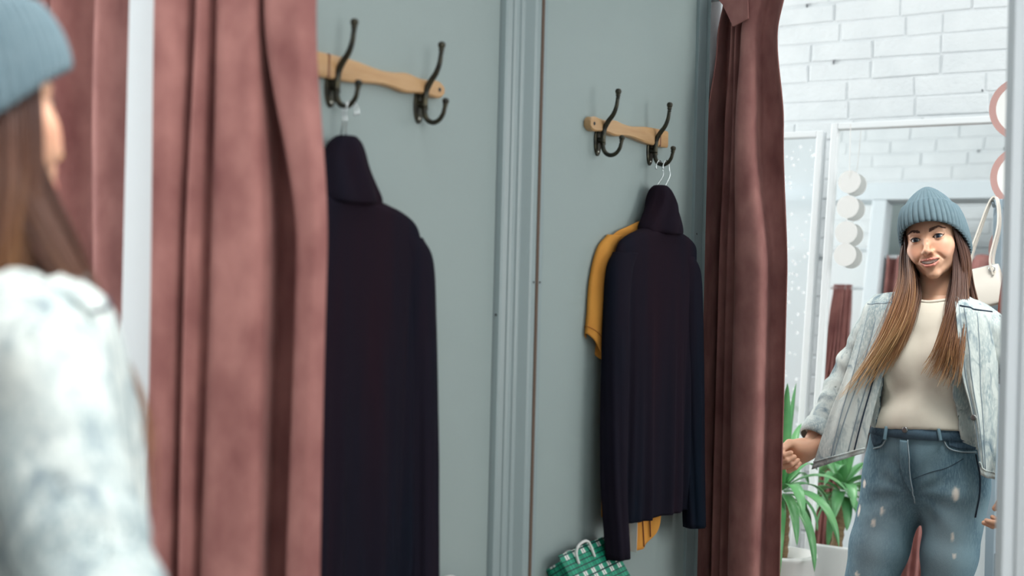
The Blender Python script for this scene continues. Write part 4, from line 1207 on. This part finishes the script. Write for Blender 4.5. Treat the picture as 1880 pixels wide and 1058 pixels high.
# --- denim jacket: back and sleeves in one, two front panels, collar
M_ACID = denim('acid_washed_denim', rgb(142, 158, 162), rgb(202, 208, 204), False, 1.15, rgb(96, 117, 129))
M_ASEAM = mat('grey_seam', rgb(128, 142, 150), 0.9)
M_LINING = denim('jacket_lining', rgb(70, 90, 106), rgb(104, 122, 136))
def jacket_field(P):
    P = P.astype(np.float32)
    x = P[:, 0]-BC[0]; y = P[:, 1]-BC[1]; z = P[:, 2]
    d = torso(P, .013)
    d = smin(d, f_ell(P, J(-.006, -.012, 1.02), (.154, .118, .20)), .05)
    wr = .0045*np.sin(70*(z+.4*x))*np.exp(-((z-1.05)/.16)**2)+.003*np.sin(55*(x-.3*z))
    d = d+wr
    sl = None
    for a, b, c, rs in ((L_sh, L_el, L_wr, (.060, .052, .042)), (R_sh, R_el, R_wr, (.062, .056, .048))):
        c2_ = b+(c-b)*0.80
        t = np.linalg.norm(P-b.astype(np.float32), axis=1)
        e = f_chain(P, [a, b, c2_], rs, .02)+.0050*np.sin(150*t)*np.exp(-(t/.12)**2)+.0025*np.sin(60*z+40*x)
        e = smax(e, ((P-(b+(c-b)*.82).astype(np.float32)) @ ((c-b)/np.linalg.norm(c-b)).astype(np.float32)), .004)
        sl = e if sl is None else np.minimum(sl, e)
    core = smin(d, sl, .035)
    body_only = smax(d, (.905+.02*np.sin(8*x))-z, .01)
    d = smin(body_only, sl, .03)
    # hollow
    d = np.maximum(d, -(core+.009))
    # open front, neck hole
    k_ = np.clip((1.36-z)/.42, 0, 1)
    front = np.maximum(np.maximum(x-(.057+.055*k_), -x-(.070+.075*k_)), .005-y)
    d = smax(d, -front, .006)
    d = np.maximum(d, -f_cone(P, J(0, -.018, 1.325), J(0, .0, 1.52), .082, .125))
    return d
Vk, Fk = surface(jacket_field, (-.10, BC[1]-.26, .76), (.80, BC[1]+.30, 1.46), 0.0055)
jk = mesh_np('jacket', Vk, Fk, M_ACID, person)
# the darker inside of the cloth shows where the jacket is held open
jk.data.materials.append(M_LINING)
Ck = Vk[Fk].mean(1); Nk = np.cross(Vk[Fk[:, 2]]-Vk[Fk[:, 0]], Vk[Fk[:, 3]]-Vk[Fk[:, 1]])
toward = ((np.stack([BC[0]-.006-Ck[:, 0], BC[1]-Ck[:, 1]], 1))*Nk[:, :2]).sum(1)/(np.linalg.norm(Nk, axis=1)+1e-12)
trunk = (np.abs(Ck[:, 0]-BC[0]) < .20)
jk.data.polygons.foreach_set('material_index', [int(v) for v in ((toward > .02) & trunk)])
def panel(name, Lg, Rg, nu, nv, amp, seed, parent=jk):
    """cloth between two edge lines given as (px, py, distance from the glass)"""
    A = spline([seen(*p) for p in Lg], nv); B = spline([seen(*p) for p in Rg], nv)
    u = np.linspace(0, 1, nu)
    V = A[:, None]*(1-u)[None, :, None]+B[:, None]*u[None, :, None]
    v = np.linspace(0, 1, nv)[:, None]
    r = np.random.default_rng(seed)
    d = np.zeros((nv, nu))
    for k in range(6):
        d += np.sin(2*math.pi*(u[None]*r.uniform(.8, 3.2)+v*r.uniform(-.9, .9))+r.uniform(0, 6.3))*r.uniform(.4, 1)
    d = d*amp/3*(0.35+0.65*v)
    d += .018*np.sin(math.pi*u)[None]
    V[..., 1] += d
    o = mesh_np(name, V.reshape(-1, 3), [f for f in grid_faces(nu, nv)], M_ACID, parent)
    md = o.modifiers.new('thickness', 'SOLIDIFY'); md.thickness = .004; md.offset = 0
    return o, V
lp, LV = panel('front_panel', [(1606, 542, -1.570), (1592, 560, -1.53), (1576, 610, -1.50), (1551, 690, -1.455), (1520, 770, -1.42), (1490, 862, -1.395)],
               [(1652, 536, -1.525), (1650, 565, -1.475), (1634, 640, -1.455), (1614, 715, -1.445), (1600, 770, -1.435), (1586, 832, -1.425)], 50, 70, .010, 31)
rp, RV = panel('front_panel', [(1752, 540, -1.525), (1754, 565, -1.480), (1760, 630, -1.455), (1766, 690, -1.452), (1785, 765, -1.462), (1801, 872, -1.47)],
               [(1798, 553, -1.580), (1822, 575, -1.555), (1830, 640, -1.55), (1832, 720, -1.54), (1830, 800, -1.53), (1826, 880, -1.52)], 50, 70, .008, 32)
def panel_line(name, Vp, fu, v0, v1, parent, r=.0018, material=M_ASEAM, n=40):
    nv_, nu_ = Vp.shape[:2]; pts = []
    for t in np.linspace(0, 1, n):
        v = v0+(v1-v0)*t; u = fu(t) if callable(fu) else fu
        i = min(int(v*(nv_-1)), nv_-1); j = min(int(u*(nu_-1)), nu_-1)
        pts.append(Vp[i, j]+np.array((-.1, .0025, 0)))
    P = np.array(pts)+np.array((.1, 0, 0))
    for _ in range(3): P[1:-1] = .5*P[1:-1]+.25*P[:-2]+.25*P[2:]
    mb = MB(); mb.tube([tuple(p) for p in P], r, 6)
    return mesh_np(name, np.array([tuple(v) for v in mb.V]), mb.F, material, parent)
panel_line('placket_seam', LV, .82, .02, .98, lp, .0022, M_NAVY)
panel_line('placket_seam', LV, .70, .02, .98, lp)
panel_line('panel_seam', LV, lambda t: .15+.25*t, .18, .98, lp)
panel_line('panel_seam', LV, .45, .30, .98, lp)
panel_line('hem_edge', LV, lambda t: t, .98, .985, lp, .003, M_ACID)
panel_line('yoke_seam', LV, lambda t: t, .20, .16, lp)
panel_line('placket_seam', RV, .14, .02, .98, rp)
panel_line('panel_seam', RV, lambda t: .30+.1*t, .20, .98, rp)
panel_line('panel_seam', RV, lambda t: .62-.1*t, .22, .98, rp)
panel_line('yoke_seam', RV, lambda t: .15+.85*t, .18, .20, rp, .0030, M_NAVY)
panel_line('hem_edge', RV, lambda t: t, .97, .975, rp, .003, M_ACID)
for k, (Vp, pp, u, vv) in enumerate(((RV, rp, .10, .10), (RV, rp, .10, .45), (RV, rp, .10, .80))):
    p = Vp[int(vv*69), int(u*49)]
    mb = MB(); mb.lathe([(0, 0), (.008, 0), (.0085, .0025), (.006, .0042), (0, .0035)], tuple(p+np.array((0, .003, 0))), (-.15, 1, 0), 18, False)
    mesh_np('button', np.array([tuple(v) for v in mb.V]), mb.F, mat('dull_metal_button', rgb(138, 140, 140), .35, .9), pp)
# collar turned down round the neck
inn = spline([tuple(J(-.083, .072, 1.325)), tuple(J(-.094, .020, 1.375)), tuple(J(-.080, -.072, 1.350)), tuple(J(0, -.108, 1.348)), tuple(J(.082, -.070, 1.338)), tuple(J(.096, .010, 1.346)), tuple(J(.083, .072, 1.325))], 70)
outr = spline([tuple(J(-.135, .085, 1.285)), tuple(J(-.152, .030, 1.360)), tuple(J(-.118, -.100, 1.312)), tuple(J(0, -.140, 1.308)), tuple(J(.120, -.100, 1.300)), tuple(J(.146, .020, 1.318)), tuple(J(.135, .085, 1.285))], 70)
CV = []
for u in np.linspace(0, 1, 12):
    q = inn*(1-u)+outr*u; q = q+np.array((0, 0, .017*math.sin(math.pi*u**.8))); CV.append(q)
co = mesh_np('collar', np.concatenate(CV), grid_faces(70, 12), M_ACID, jk); md = co.modifiers.new('thickness', 'SOLIDIFY'); md.thickness = .006; md.offset = 0
mb = MB(); mb.tube([tuple(p+np.array((0, 0, .004))) for p in CV[10]], .0018, 6)
mesh_np('collar_stitch', np.array([tuple(v) for v in mb.V]), mb.F, M_ASEAM, co)
# cuffs
for b, c, rr in ((L_el, L_wr, .050), (R_el, R_wr, .056)):
    ax = (c-b)/np.linalg.norm(c-b); o_ = b+(c-b)*.80
    mb = MB(); mb.lathe([(rr*.86, -.030), (rr*.98, -.028), (rr, .0), (rr*.97, .018), (rr*.86, .020)], tuple(o_), tuple(ax), 36, False)
    cf = mesh_np('cuff', np.array([tuple(v) for v in mb.V]), mb.F, M_ACID, jk)
# back yoke and panel seams, seen from the room side
def on_jacket(P):
    P = np.asarray(P, np.float32)
    for _ in range(4):
        d = jacket_field(P); e = .003
        g = np.stack([(jacket_field(P+np.array(v, np.float32)*e)-d)/e for v in ((1, 0, 0), (0, 1, 0), (0, 0, 1))], 1)
        P = P-(d-.001)[:, None]*g/(np.linalg.norm(g, axis=1, keepdims=True)+1e-6)
    return P
for pts in ([J(-.18, -.14, 1.27), J(0, -.16, 1.26), J(.18, -.14, 1.27)], [J(.10, -.16, 1.26), J(.085, -.17, 1.1), J(.07, -.16, .95)], [J(-.10, -.16, 1.26), J(-.085, -.17, 1.1), J(-.07, -.16, .95)]):
    P = on_jacket(spline([tuple(p) for p in pts], 40))
    mb = MB(); mb.tube([tuple(p) for p in P], .0022, 6)
    mesh_np('back_seam', np.array([tuple(v) for v in mb.V]), mb.F, M_ASEAM, jk)

seen = _seen0
# ================================================================ behind her: leaning mirrors, plant, garlands, bags
LEAN = math.radians(6.0)
def leaning_mirror(label, x0, x1, ybase, H, fw, glass_mat, toptrim=True):
    o = empty('leaning_mirror', ((x0+x1)/2, ybase, 0.012), label, 'mirror', None, (LEAN, 0, 0))
    hw = (x1-x0)/2
    MB().box((-hw+fw*.6, -.012, fw*.6), (hw-fw*.6, -.004, H-fw*.6)).build('mirror_glass', glass_mat, o)
    for nm, a, b in (('frame_bar', (-hw, -.022, 0), (-hw+fw, .014, H)), ('frame_bar', (hw-fw, -.022, 0), (hw, .014, H)), ('frame_bar', (-hw+fw, -.022, H-fw), (hw-fw, .012, H)), ('frame_bar', (-hw+fw, -.022, 0), (hw-fw, .012, fw*1.6))):
        MB().box(a, b).build(nm, M_WHITE, o, bevel=.004)
    MB().box((-hw, -.028, 0), (hw, -.022, H)).build('backing', M_WHITE, o)
    return o
M_MIRROR2 = mat('old_mirror_silver', (0.95, 0.965, 0.965, 1), 0.015, 1.0)
def spotted_mirror():
    M = bpy.data.materials.new('spotted_mirror'); M.use_nodes = True
    nt = M.node_tree; p = nt.nodes['Principled BSDF']
    p.inputs['Metallic'].default_value = 1.0; p.inputs['Base Color'].default_value = (.88, .91, .92, 1)
    tc = nt.nodes.new('ShaderNodeTexCoord'); vo = nt.nodes.new('ShaderNodeTexVoronoi'); vo.inputs['Scale'].default_value = 38
    nt.links.new(tc.outputs['Object'], vo.inputs['Vector'])
    lt = nt.nodes.new('ShaderNodeMath'); lt.operation = 'LESS_THAN'; lt.inputs[1].default_value = 0.24; nt.links.new(vo.outputs['Distance'], lt.inputs[0])
    sh = nt.nodes.new('ShaderNodeBsdfDiffuse'); sh.inputs['Color'].default_value = (.9, .93, .95, 1)
    mx = nt.nodes.new('ShaderNodeMixShader'); nt.links.new(lt.outputs[0], mx.inputs[0]); nt.links.new(p.outputs[0], mx.inputs[1]); nt.links.new(sh.outputs[0], mx.inputs[2])
    nt.links.new(mx.outputs[0], nt.nodes['Material Output'].inputs['Surface'])
    p.inputs['Roughness'].default_value = .12
    return M
xa = float(seen(1502, 640, -2.415)[0]); xb = float(seen(1488, 640, -2.415)[0])
leaning_mirror('tall white-framed mirror leaning on the brick wall behind the person and the white disc garland', xa, xa+1.05, -2.292, 2.010, .024, M_MIRROR2)
leaning_mirror('narrower white-framed mirror with spotted glass, beside the pink curtain and the potted plant', xb-.62, xb-.002, -2.292, 1.985, .024, spotted_mirror())

# --- potted dracaena
M_LEAF = mat('dracaena_leaf', rgb(122, 184, 120), 0.35, noise=(9, rgb(66, 136, 86), .7, 3, (1, 1, 1)))
M_BARK = mat('palm_stem', rgb(158, 132, 100), .85, noise=(30, rgb(112, 88, 64), .6, 4, (1, 1, 5)), bump=(60, .5, .006, (1, 1, 4)))
M_POT = mat('white_planter', rgb(234, 235, 234), .35)
pc = seen(1437, 905, -2.09)
pl = empty('potted_plant', (float(pc[0]), float(pc[1]), 0), 'dracaena with arching green leaves in a white planter before the leaning mirrors', 'plant')
ph_ = 0.50
MB().lathe([(0, 0), (.085, 0), (.095, .01), (.115, ph_-.02), (.122, ph_-.01), (.120, ph_), (.110, ph_), (.106, ph_-.04), (0, ph_-.04)], (0, 0, 0), (0, 0, 1), 40, False).build('planter', M_POT, pl, True)
MB().lathe([(0, ph_-.038), (.105, ph_-.036), (0, ph_-.034)], (0, 0, 0), (0, 0, 1), 24, False).build('soil', mat('potting_soil', rgb(70, 56, 46), .95, bump=(60, .8, .01, (1, 1, 1))), pl)
cz = float(pc[2])
stp = spline([(0, 0, ph_-.045), (.006, .002, .6), (0, 0, cz-.02)], 24)
MB().tube([tuple(p) for p in stp], [.021+.002*math.sin(i*2.1) for i in range(24)], 14).build('stem', M_BARK, pl, True)
r = random.Random(21)
lv = MB()
def blade(base, az, el, L, W, droop, tw=0.0):
    n = 16; V = []
    p = Vector(base); d = Vector((math.cos(az)*math.cos(el), math.sin(az)*math.cos(el), math.sin(el)))
    side0 = Vector((-math.sin(az), math.cos(az), 0))
    for i in range(n):
        u = i/(n-1)
        wv = W*1.28*(0.35+.65*min(1, u*4))*(1-u**3.0)**.8 if u < 1 else 0.0
        nn = d.cross(side0).normalized()
        sd = (side0*math.cos(tw*u)+nn*math.sin(tw*u)).normalized()
        V += [tuple(p-sd*wv+nn*-.18*wv*-1), tuple(p), tuple(p+sd*wv+nn*.18*wv)]
        d = (d+Vector((0, 0, -droop*(0.35+1.5*u)/n))).normalized()
        p = p+d*(L/n)
        if p.y < -.235: p.y = -.235
    F = []
    for i in range(n-1):
        for k in range(2):
            a = i*3+k; F.append((a, a+1, a+4, a+3))
    lv.add(V, F)
for i in range(34):
    az = i*2.39996+r.uniform(-.2, .2); f = i/33
    el = math.radians(84-104*f+r.uniform(-8, 8))
    L = r.uniform(.26, .40)*(1.0 if math.sin(az) > -.3 else .62)
    blade((.012*math.cos(az), .012*math.sin(az), cz-.02+.07*(1-f)), az, el, L, r.uniform(.013, .019), .7+2.4*f+r.uniform(0, .6), r.uniform(-.6, .6))
lo_ = lv.build('foliage', M_LEAF, pl, True); md = lo_.modifiers.new('thickness', 'SOLIDIFY'); md.thickness = .0012; md.offset = 0

# --- paper garlands
M_PAPER = mat('white_paper', rgb(236, 236, 234), .8)
M_PINKP = mat('pink_paper', rgb(190, 150, 144), .8)
M_THREAD = mat('white_thread', rgb(230, 228, 225), .9)
def garland(label, pts, R, normal, material, rim=None, topz=2.3):
    c0 = np.mean(pts, 0)
    g = empty('garland', tuple(c0), label, 'garland')
    MB().tube([tuple(np.array((pts[0][0], pts[0][1], topz))-c0)]+[tuple(np.array(p)-c0) for p in pts], .0012, 6).build('thread', M_THREAD, g)
    for p in pts:
        c = np.array(p)-c0
        d = MB().lathe([(0, -.0018), (R, -.0018), (R, .0018), (0, .0018)], tuple(c), normal, 40, False).build('paper_disc', material, g)
        if rim is not None:
            MB().lathe([(R*.80, -.0026), (R*1.01, -.0026), (R*1.01, .0026), (R*.80, .0026), (R*.80, -.0026)], tuple(c), normal, 40, False).build('pink_rim', rim, d)
    return g
nl = (0, math.cos(LEAN), math.sin(LEAN))
gp = []
for px, py in ((1559, 334), (1556, 380), (1553, 427), (1551, 468)):
    z = 2.0
    for _ in range(4):
        t = -2.292-z*math.tan(LEAN)+.030; p = seen(px, py, t); z = float(p[2])
    gp.append(p)
garland('string of four white paper discs hanging in front of the leaning mirror', gp, .0415, nl, M_PAPER, None, 2.0)
gq = [seen(1877, 200, -2.10), seen(1879, 326, -2.10), seen(1876, 458, -2.10)]
garland('string of large pink-rimmed paper hoops peeping out beside the white mirror frame', gq, .098, (.25, 1, 0), M_PAPER, M_PINKP, 3.29)

# --- rack with bags behind her
M_STEEL = mat('grey_blue_steel', rgb(150, 168, 180), .4)
M_BAGW = mat('ivory_leather', rgb(226, 220, 210), .5)
M_BAGB = mat('chestnut_suede', rgb(122, 52, 34), .85)
rp_ = seen(1833, 420, -2.02)
ky = float(rp_[1]); kx = float(rp_[0])
rk = empty('display_rack', (kx, ky, 0), 'grey-blue display rack post carrying the handbags behind the person, partly hidden by the white frame', 'rack')
topz = float(seen(1838, 366, -2.02)[2])
MB().box((-.014, -.014, 0.02), (.014, .014, topz)).build('post', M_STEEL, rk, bevel=.002)
MB().box((.53, -.014, 0.02), (.558, .014, topz)).build('post', M_STEEL, rk, bevel=.002)
MB().box((.014, -.012, topz-.03), (.53, .012, topz)).build('top_rail', M_STEEL, rk, bevel=.002)
MB().box((.014, -.010, .12), (.53, .010, .60)).build('side_panel', M_STEEL, rk, bevel=.002)
for x in (0, .544): MB().box((x-.02, -.10, 0), (x+.02, .10, .022)).build('foot', M_STEEL, rk, bevel=.003)
MB().tube([(0.0, .012, topz-.02), (0.0, .060, topz-.025), (0.0, .072, topz-.012)], .005, 10).build('peg', M_STEEL, rk, True)
MB().tube([(.100, .010, topz-.02), (.100, .060, topz-.025), (.100, .072, topz-.012)], .005, 10).build('peg', M_STEEL, rk, True)
def strap(mb, P, wdt, th, side):
    P = [Vector(p) for p in P]; V = []; F = []; sd = Vector(side).normalized()
    for i, p in enumerate(P):
        d = (P[min(i+1, len(P)-1)]-P[max(i-1, 0)]).normalized(); nn = d.cross(sd).normalized()
        for a, b in ((-1, -1), (1, -1), (1, 1), (-1, 1)): V.append(p+sd*wdt*a+nn*th*b)
    for i in range(len(P)-1):
        for k in range(4):
            a = i*4+k; b = i*4+(k+1) % 4; F.append((a, b, b+4, a+4))
    F += [(3, 2, 1, 0), tuple((len(P)-1)*4+k for k in range(4))]
    mb.add(V, F)
def handbag(label, px, py, t, W, Hh, D, m1, lean, peg, name='handbag'):
    c = seen(px, py, t)
    h = empty(name, tuple(c), label, 'handbag', None, (0, lean, 0))
    V = []; n = 28
    rings = []
    for z, sx, sy in ((-Hh/2, .94, .8), (-Hh/2+.01, 1.0, 1.0), (0, .99, .9), (Hh/2-.01, .90, .45), (Hh/2, .88, .35)):
        rings.append((z, 0, 0, W/2*sx, D/2*sy, 5))
    V, F = rings_mesh(dense(rings, 24), 48, ((0, 0, 0), (1, 0, 0), (0, 1, 0)), None, 0, True)
    b = mesh_np('bag_body', V, F, m1, h)
    pegl = Matrix.Rotation(-lean, 3, 'Y') @ (Vector(peg)-Vector(tuple(c)))
    for y in (-.018, .018):
        mb = MB()
        top_ = Vector((pegl.x, pegl.y+y*.4, pegl.z))
        P = spline([(-W*.30, y, Hh/2-.03), (-W*.31, y, Hh/2+.02), tuple(Vector((-W*.26, y, Hh/2)).lerp(top_, .6)+Vector((-.018, 0, 0))), tuple(top_+Vector((-.010, 0, .004))), tuple(top_+Vector((.010, 0, .004))),
                    tuple(Vector((W*.26, y, Hh/2)).lerp(top_, .6)+Vector((.018, 0, 0))), (W*.31, y, Hh/2+.02), (W*.30, y, Hh/2-.03)], 50)
        strap(mb, [tuple(p) for p in P], .0075, .002, (0, 1, 0.001))
        mb.build('strap', m1, h)
    for x in (-W*.30, W*.30):
        MB().lathe([(.007, -.002), (.010, -.002), (.010, .002), (.007, .002), (.007, -.002)], (x, .021+D*.0, Hh/2-.012), (0, 1, 0), 16, False).build('strap_ring', M_CHROME, h, True)
    MB().tube([(-W*.38, 0, Hh/2+.001), (W*.38, 0, Hh/2+.001)], .002, 6).build('zip', M_CHROME, h)
    return h
handbag('ivory leather handbag hanging by its straps behind the denim jacket', 1810, 527, -1.94, .115, .12, .055, M_BAGW, math.radians(-14), (kx+.004, ky+.070, topz-.012))
handbag('chestnut suede bag hanging beside the ivory handbag, half hidden by the white frame', 1868, 538, -1.93, .100, .14, .05, M_BAGB, math.radians(4), (kx+.102, ky+.070, topz-.012), 'handbag')

# --- what the leaning mirrors show of the row of booths
rd = empty('curtain_rod', (-1.1, -.91, 1.93), 'white rail across the booths farther along the row', 'curtain rod')
MB().tube([(-.45, 0, 0), (.41, 0, 0)], .010, 12).build('pole', M_WHITE, rd, True)
r3 = empty('curtain_rod', (-1.1, -.91, 1.745), 'lower white rail carrying the last curtain of the row', 'curtain rod')
MB().tube([(-.45, 0, 0), (.41, 0, 0)], .008, 12).build('pole', M_WHITE, r3, True)
c3 = empty('curtain', (-.80, -.91, 0), 'narrow gathered dusty pink curtain of the farthest booth', 'curtain')
xs = np.linspace(-.075, .075, 15)
p3 = [(x, .028*(1 if i % 2 else -1)) for i, x in enumerate(xs)]
cloth_sheet('fabric', [(1.760, [(x*.55, y*.6) for x, y in p3]), (1.60, [(x*.65, y*.8) for x, y in p3]), (1.2, p3), (.03, [(x*1.25, y) for x, y in p3])], 120, 40, M_VELVET, c3, seed=9)
structure(MB().box((-1.42, -.958, 0), (-1.35, -.862, 2.26)).build('trim_post_end', M_POST, bevel=.004))
structure(MB().box((-1.345, -.70, 0), (-.69, -.66, 2.0)).build('wall_end_booth', M_PLASTER))
